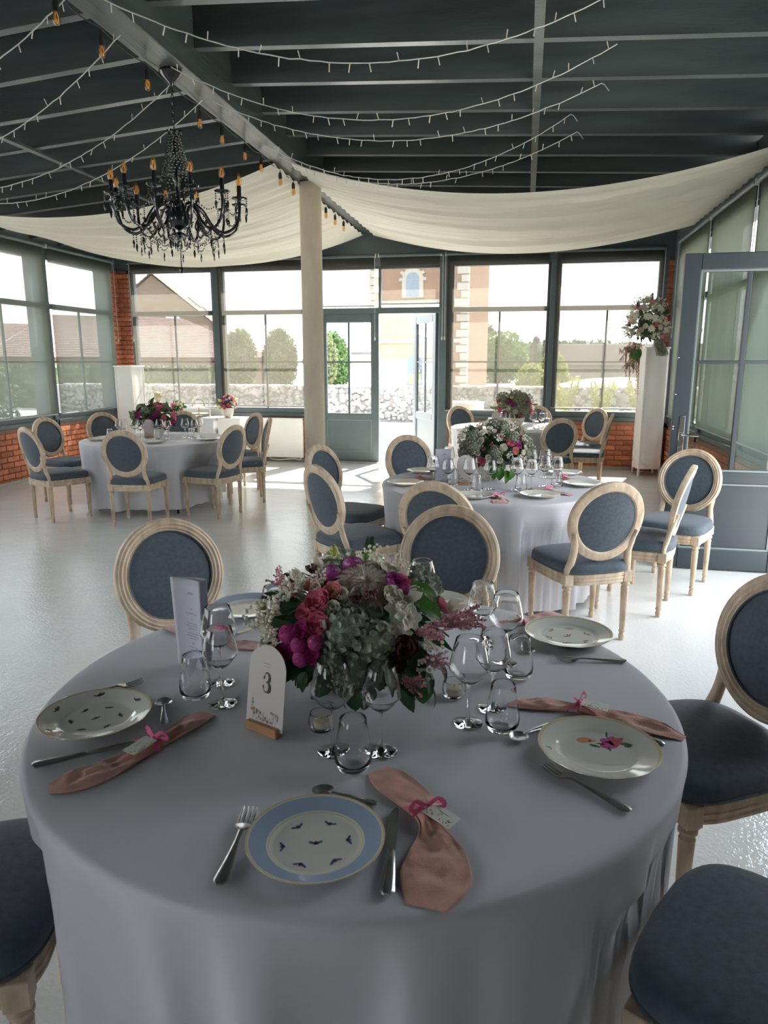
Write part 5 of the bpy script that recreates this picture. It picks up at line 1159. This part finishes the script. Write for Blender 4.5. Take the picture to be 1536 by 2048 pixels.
# ------------------------------------------------------------------ chandelier
def chandelier():
    cx, cy_ = RX, 4.90; root = empty('chandelier', (cx, cy_, 3.50)); tag(root, 'black crystal chandelier with twelve amber candle bulbs hanging from the ridge beam', 'chandelier')
    Z = lambda z: z - 3.50
    obj('ceiling_cup', MB().lathe([(0, Z(3.5)), (.075, Z(3.5)), (.078, Z(3.485)), (.055, Z(3.455)), (.02, Z(3.425)), (.012, Z(3.40)), (0, Z(3.395))], 24), BLACKM, root)
    c = MB()
    for k in range(10):
        z = 3.39 - .026 * k; M = Matrix.Translation((0, 0, Z(z))) @ RotZ(pi / 2 * (k % 2)); c.tube([M @ Vector((.009 * cos(a), 0, .017 * sin(a))) for a in [2 * pi * j / 10 for j in range(10)]], .0028, 5, closed=True)
    obj('chain', c, BLACKM, root)
    s = [(0, 3.14), (.012, 3.14), (.030, 3.125), (.016, 3.10), (.012, 3.02), (.022, 2.99), (.012, 2.96), (.012, 2.86), (.030, 2.83), (.018, 2.80), (.016, 2.70), (.034, 2.67), (.040, 2.64), (.055, 2.625), (.078, 2.595), (.082, 2.565), (.070, 2.53), (.035, 2.505), (.015, 2.495), (.012, 2.485), (.030, 2.478), (.070, 2.455), (.072, 2.450), (.03, 2.452), (.012, 2.44), (.010, 2.42), (0, 2.41)]
    obj('centre_stem', MB().lathe([(r_, Z(z)) for r_, z in s[::-1]], 24), BLACKM, root)
    # tiered bead cone above the arms
    bd = MB(); rr = random.Random(3)
    for j in range(15):
        z = 3.10 - .020 * j; q = .030 + .0055 * j
        for k in range(10 + j): a = 2 * pi * k / (10 + j) + j * .3; bd.ball((q * cos(a), q * sin(a), Z(z)), .0075, 5, 4)
    for k in range(10):
        a = 2 * pi * k / 10
        for j in range(14): t = j / 13; q = .115 * (1 - t) + .02 * t; bd.ball((q * cos(a), q * sin(a), Z(2.80 - .20 * t - .04 * sin(pi * t))), .0065, 5, 4)
    for k in range(8): a = 2 * pi * k / 8; bd.ball((.045 * cos(a), .045 * sin(a), Z(3.12)), (.009, .009, .014), 6, 5)
    tag(obj('bead_cone', bd, BLACKG, root), kind='stuff')
    arm = MB().tube(bez([(.05, 0, Z(2.60)), (.10, 0, Z(2.665)), (.17, 0, Z(2.62)), (.235, 0, Z(2.52)), (.31, 0, Z(2.475)), (.39, 0, Z(2.51)), (.425, 0, Z(2.59)), (.43, 0, Z(2.675))], 26), .0095, 8)
    arm.tube(bez([(.20, 0, Z(2.57)), (.16, 0, Z(2.50)), (.19, 0, Z(2.47)), (.22, 0, Z(2.50)), (.20, 0, Z(2.52))], 12), .006, 6); ame = arm.mesh('arm', BLACKM)
    dish = MB().lathe([(0, 0), (.012, 0), (.016, .008), (.045, .014), (.052, .024), (.048, .026), (.040, .018), (.014, .013), (0, .013)], 20, mod=lambda a, r, z: 1 + .07 * cos(8 * a) * (r > .03)).mesh('drip_dish', BLACKG)
    tubem = MB().lathe([(0, .010), (.0145, .010), (.0145, .098), (.012, .102), (0, .102)], 14).mesh('candle_tube', BLACKM)
    bulbm = MB().lathe([(.009, .100), (.0155, .108), (.0205, .125), (.0200, .140), (.0145, .160), (.0055, .178), (.0006, .187)], 16, cap=False).mesh('bulb', AMBER)
    fil = MB()
    for k in range(5): a = 2 * pi * k / 5; fil.tube([(.003 * cos(a), .003 * sin(a), .102), (.0125 * cos(a), .0125 * sin(a), .125), (.004 * cos(a + .6), .004 * sin(a + .6), .162)], .0024, 4)
    film = fil.mesh('filament', FILAM)
    pend = MB()
    for j in range(4): pend.ball((0, 0, -.014 * j), .0055, 5, 4)
    pend.lathe([(0, -.115), (.006, -.098), (.009, -.075), (.004, -.055), (0, -.052)], 6); pm = pend.mesh('crystal_drop', BLACKG)
    for k in range(12):
        a = 2 * pi * k / 12 + .13; A_ = bpy.data.objects.new('arm', ame); COL.objects.link(A_); A_.parent = root; A_.rotation_euler = (0, 0, a)
        for nm, me in (('drip_dish', dish), ('candle_tube', tubem), ('bulb', bulbm), ('filament', film)):
            o = bpy.data.objects.new(nm, me); COL.objects.link(o); o.parent = A_; o.location = (.43, 0, Z(2.675))
        for t, dz in ((0, 0), (pi * .6, .0), (-pi * .6, .0)):
            o = bpy.data.objects.new('crystal_drop', pm); COL.objects.link(o); o.parent = A_; o.location = (.43 + .048 * cos(t), .048 * sin(t), Z(2.69)); 
        o = bpy.data.objects.new('crystal_drop', pm); COL.objects.link(o); o.parent = A_; o.location = (.31, 0, Z(2.465))
    sw = MB()
    for k in range(12):
        a0, a1 = 2 * pi * k / 12 + .13, 2 * pi * (k + 1) / 12 + .13
        for j in range(14):
            t = j / 13; a = a0 + (a1 - a0) * t; q = .42; sw.ball((q * cos(a), q * sin(a), Z(2.67 - .10 * sin(pi * t))), .006, 5, 4)
            q = .26; sw.ball((q * cos(a), q * sin(a), Z(2.49 - .10 * sin(pi * t))), .0055, 5, 4)
            t2 = j / 13; q2 = .26 * (1 - t2) + .065 * t2; sw.ball((q2 * cos(a0), q2 * sin(a0), Z(2.49 - .03 * t2 - .07 * sin(pi * t2))), .0055, 5, 4)
        am_ = (a0 + a1) / 2; 
        for dz in (0,): sw.lathe([(0, -.075), (.005, -.06), (.007, -.04), (.003, -.012), (0, -.01)], 6, M=Matrix.Translation((.26 * cos(am_), .26 * sin(am_), Z(2.385))))
    for j in range(13): sw.ball((0, 0, Z(2.40 - .0125 * j)), .0065, 6, 4)
    sw.lathe([(0, -.045), (.012, -.030), (.016, -.016), (.008, -.004), (0, 0)], 8, M=Matrix.Translation((0, 0, Z(2.25))))
    for k in range(10): a = 2 * pi * k / 10; sw.lathe([(0, -.07), (.005, -.055), (.007, -.035), (.003, -.01), (0, 0)], 6, M=Matrix.Translation((.068 * cos(a), .068 * sin(a), Z(2.44))))
    tag(obj('bead_swags', sw, BLACKG, root), kind='stuff'); return root
chandelier()

# ------------------------------------------------------------------ fairy lights and the bulb string along the ridge
def fairy(p0, p1, sag, label, n=24, seed=0, tail=None):
    c = Vector(p0); r = random.Random(seed); root = empty('fairy_lights', c); tag(root, label, 'string lights', 'fairy light strings under the ceiling')
    P = []
    for i in range(61):
        t = i / 60; p = Vector(p0).lerp(Vector(p1), t) - c; p.z -= sag * 4 * t * (1 - t); p += Vector((r.gauss(0, .0015), r.gauss(0, .0015), r.gauss(0, .0015))); P.append(p)
    if tail: P += [Vector(q) - c for q in tail]
    obj('wire', MB().tube(P, .0036, 5), WIRE, root); b = MB()
    for k in range(n):
        i = int((k + .7) / n * 60); p = P[i]; d = Vector((r.uniform(-.35, .35), r.uniform(-.3, .3), -1 if r.random() < .72 else .9)).normalized(); b.tube([p, p + d * .042], [.0030, .0036], 5)
    tag(obj('led_caps', b, mat('led_cap', (.72, .71, .66), .4), root), kind='stuff')
FR = [((-2.42, 3.45, 3.49), (.46, 4.30, 3.50), .42, 'fairy light string, topmost of those right of the ridge beam'), ((-2.36, 4.82, 3.49), (.47, 5.05, 3.50), .37, 'fairy light string, second from the top right of the ridge beam'),
      ((-2.36, 5.45, 3.49), (.44, 5.68, 3.50), .32, 'fairy light string, third from the top right of the ridge beam'), ((-2.36, 6.55, 3.49), (.27, 6.30, 3.50), .38, 'fairy light string, fourth from the top right of the ridge beam'), ((-2.36, 6.97, 3.49), (.33, 6.48, 3.42), .31, 'lowest fairy light string, just above the right drape')]
for k, (a, b, s, lb) in enumerate(FR): fairy(a, b, s, lb, 26, k, [(b[0] + .02, b[1], b[2] - .01), (b[0] + .05, b[1] - .03, b[2] - .06)] if k > 1 else None)
FLF = [((-2.43, 3.85, 3.49), (-5.4, 4.0, 3.27), .42, 'fairy light string at the top left corner of the picture'), ((-2.43, 4.33, 3.49), (-5.4, 4.9, 3.27), .42, 'fairy light string left of the chandelier cup, crossing its bulb string'),
       ((-2.43, 5.0, 3.47), (-5.6, 5.6, 3.25), .42, 'fairy light string starting at the chandelier cup and running left'), ((-2.43, 5.44, 3.49), (-5.7, 6.1, 3.24), .42, 'fairy light string passing behind the chandelier to the left')]
for k, (a, b, s, lb) in enumerate(FLF): fairy(a, b, s, lb, 28, 20 + k)
def festoon():
    x = -2.489; c = Vector((x, 3.6, 3.495)); root = empty('bulb_string', c); tag(root, 'black string of vintage amber bulbs along the ridge beam past the column', 'string lights')
    Y = [3.80, 4.22, 4.74, 5.52, 5.93, 6.42, 6.82, 7.36, 7.78, 8.66, 9.06, 9.50, 9.95]; pts = []
    for a, b in zip([3.4] + Y, Y + [10.4]):
        for j in range(6): t = j / 6; pts.append(Vector((x, a + (b - a) * t, 3.488 - .022 * sin(pi * t))) - c)
    obj('cord', MB().tube(pts, .004, 5), RUBBER, root)
    sk = MB().tube([(0, 0, 0), (0, 0, -.035)], .0035, 5).lathe([(0, -.095), (.0175, -.095), (.0175, -.06), (.014, -.045), (.008, -.032), (0, -.032)], 14).mesh('socket', RUBBER)
    bb = MB().lathe([(.013, -.093), (.016, -.103), (.021, -.122), (.0205, -.140), (.014, -.154), (.004, -.160), (.0006, -.1605)], 16, cap=False).mesh('bulb', AMBER)
    fl_ = MB()
    for k in range(5): a = 2 * pi * k / 5; fl_.tube([(.004 * cos(a), .004 * sin(a), -.095), (.012 * cos(a), .012 * sin(a), -.120), (.006 * cos(a + .5), .006 * sin(a + .5), -.148)], .0022, 4)
    fm = fl_.mesh('filament', FILAM)
    for y in Y:
        o = bpy.data.objects.new('socket', sk); COL.objects.link(o); o.parent = root; o.location = Vector((x, y, 3.488)) - c
        for nm, me in (('bulb', bb), ('filament', fm)): q = bpy.data.objects.new(nm, me); COL.objects.link(q); q.parent = o
festoon()

# ------------------------------------------------------------------ outdoors
PAVE = mat('pale_gravel', (.38, .365, .34), .95, var=.12, scale=5)
tag(struct('ground', MB().box(-90, 90, -60, 200, -.20, -.02), PAVE), kind='structure')
struct('terrace', MB().box(-9, 9, 11.5, 15.5, -.10, -.015), mat('pale_concrete', (.46, .45, .43), .9, var=.06, scale=2))
# low stone wall across the view
ST = mat('gabion_stone', (.26, .25, .235), .9, var=.4, scale=3, island=.2)
sw = struct('stone_garden_wall', MB().box(-14, 12, 19.35, 19.75, -.02, .93), mat('gabion_shade', (.20, .19, .18), .95)); gs = MB(); rr = random.Random(2)
for k in range(2700):
    x = rr.uniform(-13.5, 11.5); z = .06 + .86 * rr.random(); s = rr.uniform(.05, .10); gs.ball((x, 19.34, z), (s, .07, s * rr.uniform(.6, 1)), 6, 4)
for k in range(900): s = rr.uniform(.06, .11); gs.ball((rr.uniform(-13.5, 11.5), rr.uniform(19.35, 19.75), .93), (s, s, .05), 6, 4)
tag(obj('gabion_stones', gs, ST, sw), kind='stuff')
def foliage_ball(name, loc, r, m, label, cat, n=2600, seed=0, leaf=.07, trunk=True, box=False):
    rr = random.Random(seed); root = empty(name, loc); tag(root, label, cat); mb = MB(); rx, ry, rz = r
    for k in range(n):
        z = rr.uniform(-1, 1); a = rr.uniform(0, 6.28); q = math.sqrt(1 - z * z)
        if box: p = Vector((rr.uniform(-1, 1) * rx, rr.choice([-1, 1]) * ry * rr.uniform(.9, 1), rr.uniform(-1, 1) * rz)) if k % 3 else Vector((rr.uniform(-1, 1) * rx, rr.uniform(-1, 1) * ry, rz))
        else: p = Vector((q * cos(a) * rx, q * sin(a) * ry, z * rz)) * (rr.uniform(.80, 1.05) + .08 * noise.noise((q * cos(a) * 3, z * 3, seed)))
        u = Vector((rr.gauss(0, 1), rr.gauss(0, 1), rr.gauss(0, 1))).normalized() * leaf; w = u.cross(Vector((rr.gauss(0, 1), rr.gauss(0, 1), rr.gauss(0, 1)))).normalized() * leaf * .5
        mb.add([p - u, p + w, p + u, p - w], [(0, 1, 2, 3)])
    f = obj('crown', mb, m, root, smooth=False, recalc=False); tag(f, kind='stuff')
    obj('inner_mass', MB().ball((0, 0, 0), (rx * .78, ry * .78, rz * .82), 12, 8) if not box else MB().box(-rx * .95, rx * .95, -ry * .8, ry * .8, -rz, rz * .93), m, root)
    if trunk: obj('trunk', MB().tube([(0, 0, -loc[2]), (0, 0, -rz * .6)], .08, 8), mat('bark', (.16, .11, .07), .9), root)
    return root
OLIVE = mat('clipped_tree_green', (.15, .175, .085), .7, var=.3, scale=1.2, trans=.2); VIVIDG = mat('vivid_leaf_green', (.11, .19, .06), .6, var=.3, scale=1.5, trans=.3); HEDG = mat('hedge_green', (.11, .14, .08), .8, var=.3, scale=2)  # clipped, vivid and hedge leaf greens
LIME = mat('lime_shrub', (.22, .25, .07), .7, var=.25, scale=2, trans=.3)
TL = ['clipped tree beside the house, leftmost of three', 'clipped tree in the middle of three behind the stone wall', 'clipped tree right of three, next to the column']
for k, (x, y) in enumerate(((-9.20, 22.6), (-7.95, 23.0), (-6.70, 23.4))): foliage_ball('clipped_tree', (x, y, 1.65), (.56, .5, 1.0), OLIVE, TL[k], 'tree', seed=k)
foliage_ball('tree', (-8.0, 29.2, 1.55), (.85, .9, 1.25), VIVIDG, 'bright green leafy tree seen through the closed back door', 'tree', n=3200, seed=5, leaf=.10)
foliage_ball('tree', (-4.4, 69, 3.3), (1.6, 1.5, 1.9), HEDG, 'small dark tree behind the distant pale house', 'tree', n=1200, seed=6, leaf=.25)
foliage_ball('tree', (-2.0, 58, 1.9), (2.1, 1.5, 2.0), VIVIDG, 'rounded green tree right of the distant pale house', 'tree', n=1500, seed=7, leaf=.22)
foliage_ball('shrub', (.2, 27, .8), (.55, .6, .75), LIME, 'lime green shrub behind the wall before the distant trees', 'shrub', n=1500, seed=8, trunk=False)
foliage_ball('shrub', (1.0, 28, 1.0), (.6, .6, .95), LIME, 'taller lime shrub just left of the window post', 'shrub', n=1500, seed=9, trunk=False)
foliage_ball('hedge', (-14.9, 13.5, .72), (.6, 5.0, .72), HEDG, 'clipped hedge outside the left wall windows', 'hedge', n=4500, seed=10, trunk=False, box=True)
foliage_ball('hedge', (-14.4, 23.6, .72), (4.0, .5, .72), HEDG, 'clipped hedge before the gabled brick house', 'hedge', n=4500, seed=11, trunk=False, box=True)
foliage_ball('tree_line', (8, 150, 2.2), (22, 4, 3.4), HEDG, 'low line of distant trees on the horizon', 'trees', n=2500, seed=12, leaf=.8, trunk=False)
def reed(x, y, label, seed):
    rr = random.Random(seed); mb = MB(); root = empty('yellow_shrub', (x, y, 0)); tag(root, label, 'shrub', 'yellow shoots before the far long wall')
    for k in range(60):
        a = rr.uniform(0, 6.28); L = rr.uniform(.5, 1.25); d = Vector((.28 * cos(a), .2 * sin(a), 1)) * L; mb.tube([(0, 0, 0), d * .5 + Vector((.02, 0, 0)), d], .008, 3, cap=False)
        for j in range(7): p = d * rr.uniform(.35, 1); u = Vector((rr.gauss(0, .05), rr.gauss(0, .05), rr.gauss(0, .05))); w = Vector((rr.gauss(0, .025), 0, rr.gauss(0, .025))); mb.add([p - u, p + w, p + u, p - w], [(0, 1, 2, 3)])
    obj('shoots', mb, mat('yellow_shoots', (.30, .31, .10), .7, trans=.3), root, smooth=False, recalc=False)
reed(1.0, 18.6, 'yellow shrub beside the window post at the right-hand back window', 1); reed(1.85, 18.2, 'yellow shrub left of the muntin in the right-hand back window', 2); reed(2.75, 18.5, 'tall yellow shrub just left of the right-hand window muntin', 3)
# gabled brick house
HB = mat('tan_house_brick', (.19, .14, .105), .9, var=.2, scale=1.6, stretch=(1, 1, 4)); TILE = mat('roof_tiles_pale', (.31, .23, .18), .85, var=.12, scale=2.5, stretch=(.5, 1, 5)); PALE = mat('pale_render', (.80, .76, .64), .9, var=.05)
def house(loc, rz, w, L, eave, apex, label, wins, tile, brick, hip=0.0, skylights=()):
    """gable end faces -Y, ridge runs +Y"""
    root = empty('house', loc, rz); tag(root, label, 'house')
    a = w / 2; obj('walls', MB().add([(-a, 0, 0), (a, 0, 0), (a, 0, eave), (0, hip * L, apex - .15), (-a, 0, eave), (-a, L, 0), (a, L, 0), (a, L, eave), (0, L * (1 - hip), apex - .15), (-a, L, eave)] if not hip else
        [(-a, 0, 0), (a, 0, 0), (a, 0, eave), (0, 0, eave), (-a, 0, eave), (-a, L, 0), (a, L, 0), (a, L, eave), (0, L, eave), (-a, L, eave)], [(0, 1, 2, 3, 4), (9, 8, 7, 6, 5), (0, 4, 9, 5), (1, 6, 7, 2), (2, 7, 8, 3), (3, 8, 9, 4)]), brick, root, smooth=False)
    o = .25; rows = 26; n_ = (apex - eave)
    for s in (-1, 1):
        rf = MB()
        for k in range(rows):
            t0, t1 = k / rows, (k + 1) / rows; h0, h1 = hip * L * t0, hip * L * t1
            x0, x1 = s * (a + o) * (1 - t0), s * (a + o) * (1 - t1); z0 = eave - o * n_ / a + (n_ + o * n_ / a) * t0; z1 = eave - o * n_ / a + (n_ + o * n_ / a) * t1
            rf.add([(x0, -o * (not hip) + h0, z0 + .05), (x0, L - h0, z0 + .05), (x1, L - h1, z1), (x1, -o * (not hip) + h1, z1), (x0, -o * (not hip) + h0, z0), (x0, L - h0, z0)], [(0, 1, 2, 3), (0, 4, 5, 1)])
        obj('roof_slope', rf, tile, root, smooth=False, recalc=False)
    if hip:
        for y0, s in ((0, 1), (L, -1)): obj('roof_hip', MB().add([(-a - o, y0, eave - .1), (a + o, y0, eave - .1), (0, y0 + s * hip * L, apex)], [(0, 1, 2)]), tile, root, smooth=False, recalc=False)
    for x, z, ww, hh_ in wins:
        f = obj('window', MB().box(x - ww / 2 - .06, x + ww / 2 + .06, -.05, .02, z - .06, z + hh_ + .06), mat('white_frame', (.75, .76, .76), .5), root, smooth=False)
        obj('pane', MB().box(x - ww / 2, x + ww / 2, -.06, -.045, z, z + hh_), mat('far_pane', (.60, .68, .74), .2), f, smooth=False)
    for y, t in skylights:
        x = (a + o) * (1 - t); z = eave + n_ * t; M = Matrix.Translation((x, y, z + .1)) @ Matrix.Rotation(math.atan2(n_, a), 4, 'Y'); f = obj('roof_window', MB().box(-.55, .55, -.4, .4, -.05, .05, M=M), mat('skylight_frame', (.12, .12, .13), .5), root, smooth=False)
    return root
house((-25.0, 46.5, 0), rad(16), 12.5, 12.0, 2.4, 7.45, 'tan brick house with a steep gable and pale tiled roof beyond the back left window',
      [(-1.3, 3.25, .45, 1.3), (1.25, 3.25, .8, 1.3)], TILE, HB, 0, ((3.6, .66), (5.4, .60)))
house((-34.5, 33.0, 0), rad(-52), 9.0, 14.0, 2.0, 3.75, 'low house with a pink hipped roof beyond the left wall windows', [(-2, .7, 1.2, .9), (2, .7, 1.2, .9)], mat('pink_roof_tiles', (.30, .21, .19), .85, var=.1, scale=2), HB, .25)
house((-23.5, 28.0, 0), rad(-48), 8.0, 12.0, 1.9, 3.7, 'second low pink-roofed house beyond the left wall, nearer the stone wall', [(-1.5, .7, 1.1, .9), (1.5, .7, 1.1, .9)], mat('pink_roof_tiles_dull', (.27, .19, .17), .85, var=.1, scale=2), HB, .25)
house((-3.6, 60, 0), rad(12), 2.6, 5.0, 2.7, 4.2, 'small pale rendered house with a grey gable far beyond the doorway', [(0, 1.0, .5, .8)], mat('grey_tiles', (.42, .38, .36), .9), PALE)
# brick church tower with stone quoins
TW = empty('church_tower', (-5.85, 39.6, 0), rad(-9)); tag(TW, 'square orange brick church tower with pale corner stones and an arched window', 'tower')
OB = mat('orange_tower_brick', (.30, .185, .125), .9, var=.12, scale=1.5, stretch=(1, 1, 3)); QS = mat('pale_quoin_stone', (.50, .47, .41), .9)
obj('shaft', MB().box(-2.72, 2.72, 0, 5.4, 0, 15), OB, TW, smooth=False)
qm = {}
for k in range(34):
    for s in (-1, 1):
        ln = .55 if k % 2 else .32; key = (ln, s)
        if key not in qm: qm[key] = MB().box(-.06 if s < 0 else -ln, ln if s < 0 else .06, -.06, .30, 0, .36, .02).mesh('quoin', QS, False)
        q = bpy.data.objects.new('quoin', qm[key]); COL.objects.link(q); q.parent = TW; q.location = (s * 2.72, 0, .1 + .40 * k)
obj('string_course', MB().box(-2.78, 2.78, -.08, .1, 4.45, 4.85, .02), QS, TW, smooth=False); obj('string_course', MB().box(-2.78, 2.78, -.08, .1, 2.6, 2.8, .02), QS, TW, smooth=False)
def arch(w, h, n=16): return [(-w, 0), (w, 0), (w, h)] + [(w * cos(pi * k / n), h + w * sin(pi * k / n)) for k in range(1, n)] + [(-w, h)]
MX = Matrix.Rotation(pi / 2, 4, 'X')
wf = obj('arched_window', MB().prism(arch(.60, .95), 0, .07, Matrix.Translation((-.28, .0, 4.98)) @ MX), QS, TW, smooth=False)
obj('pane', MB().prism(arch(.36, .90), .071, .09, Matrix.Translation((-.28, 0, 5.03)) @ MX), mat('blue_grey_pane', (.22, .30, .38), .2), wf, smooth=False)
obj('glazing_bar', MB().box(-.30, -.26, -.11, -.09, 5.03, 6.25).box(-.62, .06, -.11, -.09, 5.88, 5.93), mat('pane_bar', (.30, .36, .42), .5), wf, smooth=False)
for k in range(7):
    a = pi * k / 6; obj('keystone', MB().box(-.08, .08, -.10, 0, .58, .76, .01, M=Matrix.Translation((-.28, 0, 5.93)) @ Matrix.Rotation(pi / 2 - a, 4, 'Y')), QS, wf, smooth=False)
# pale rendered wall of the neighbouring house seen through the doorway, with a small arched board
NH = empty('white_outbuilding', (-7.2, 31, 0)); tag(NH, 'white rendered low building with a dark eave seen through the doors', 'building')
obj('walls', MB().box(-.9, 3.4, 0, 3, -.02, 1.55), PALE, NH, smooth=False); obj('eave', MB().box(-.2, 1.0, -.4, 0, 1.90, 2.02), mat('dark_eave', (.16, .15, .15), .8), NH, smooth=False); obj('roof_slab', MB().box(-.9, 3.4, 0, 3, 1.55, 1.70), PALE, NH, smooth=False)
AB = obj('arched_board', MB().prism(arch(.21, .62), 0, .05, MX), mat('blue_grey_board', (.10, .13, .22), .6), loc=(-2.95, 19.55, .98)); tag(AB, 'small arched blue and green board on the stone wall by the open doorway', 'board')
obj('green_field', MB().box(-.17, .17, -.056, -.05, .03, .30), mat('board_green', (.34, .48, .10), .6), AB, smooth=False); obj('yellow_disc', MB().lathe([(0, 0), (.09, 0), (.09, .01), (0, .01)], 16, M=Matrix.Translation((.05, -.058, .38)) @ MX), mat('board_yellow', (.70, .66, .30), .6), AB)
# long low grey building beyond the right-hand window
LBd = empty('long_building', (5.6, 31.5, 0)); tag(LBd, 'long low grey-tan building beyond the right-hand back window', 'building')
obj('walls', MB().box(-4.3, 9, 0, 6, -.02, 1.45), mat('grey_tan_wall', (.20, .18, .15), .9, var=.08, scale=2), LBd, smooth=False); obj('roof', MB().box(-4.4, 9.1, -.25, 6.2, 1.45, 2.32, .04), mat('grey_brown_roof', (.17, .15, .135), .9, var=.08, scale=3), LBd, smooth=False)
WP = empty('garden_gravel_mound', (3.0, 24.5, 0)); tag(WP, 'pale sunlit paving mound behind the stone wall', 'mound'); obj('mound', MB().ball((0, 0, 0), (3.2, 1.6, 1.12), 24, 10), PAVE, WP)
LP = empty('lamp_post', (.51, 40.8, 0)); tag(LP, 'distant street lamp beyond the back window', 'lamp')
obj('pole', MB().tube([(0, 0, 0), (0, 0, 2.6)], .05, 8), RUBBER, LP); obj('lantern', MB().lathe([(0, 2.55), (.16, 2.6), (.20, 2.8), (.10, 2.95), (0, 3.0)], 10), RUBBER, LP)
# things just outside the open back door
OT = empty('terrace_table', (-1.05, 13.0, 0)); tag(OT, 'white clothed high table standing on the terrace outside the open door', 'table')
obj('cloth_skirt', MB().lathe([(.36, 0), (.33, .4), (.34, .86), (.35, .90), (0, .905)], 30, mod=lambda a, r, z: 1 + .05 * cos(9 * a) * (z < .8)), WHITE, OT)
PO = obj('pennant_pole', MB().tube([(0, 0, 0), (0, 0, 2.0)], .012, 6).tube([(-.25, 0, 1.62), (0, 0, 1.62)], .012, 6), mat('rusty_pole', (.45, .32, .24), .7), loc=(-2.0, 17.8, -.02)); tag(PO, 'thin rusty pole with a side arm behind the open door leaf', 'pole')
HG = empty('yellow_hedge', (9.0, 3.5, 0)); tag(HG, 'yellow-green clipped hedge outside the right-hand doorway', 'hedge')
obj('hedge_body', MB().box(-.5, .5, -6, 8, 0, 1.25, .1), LIME, HG)
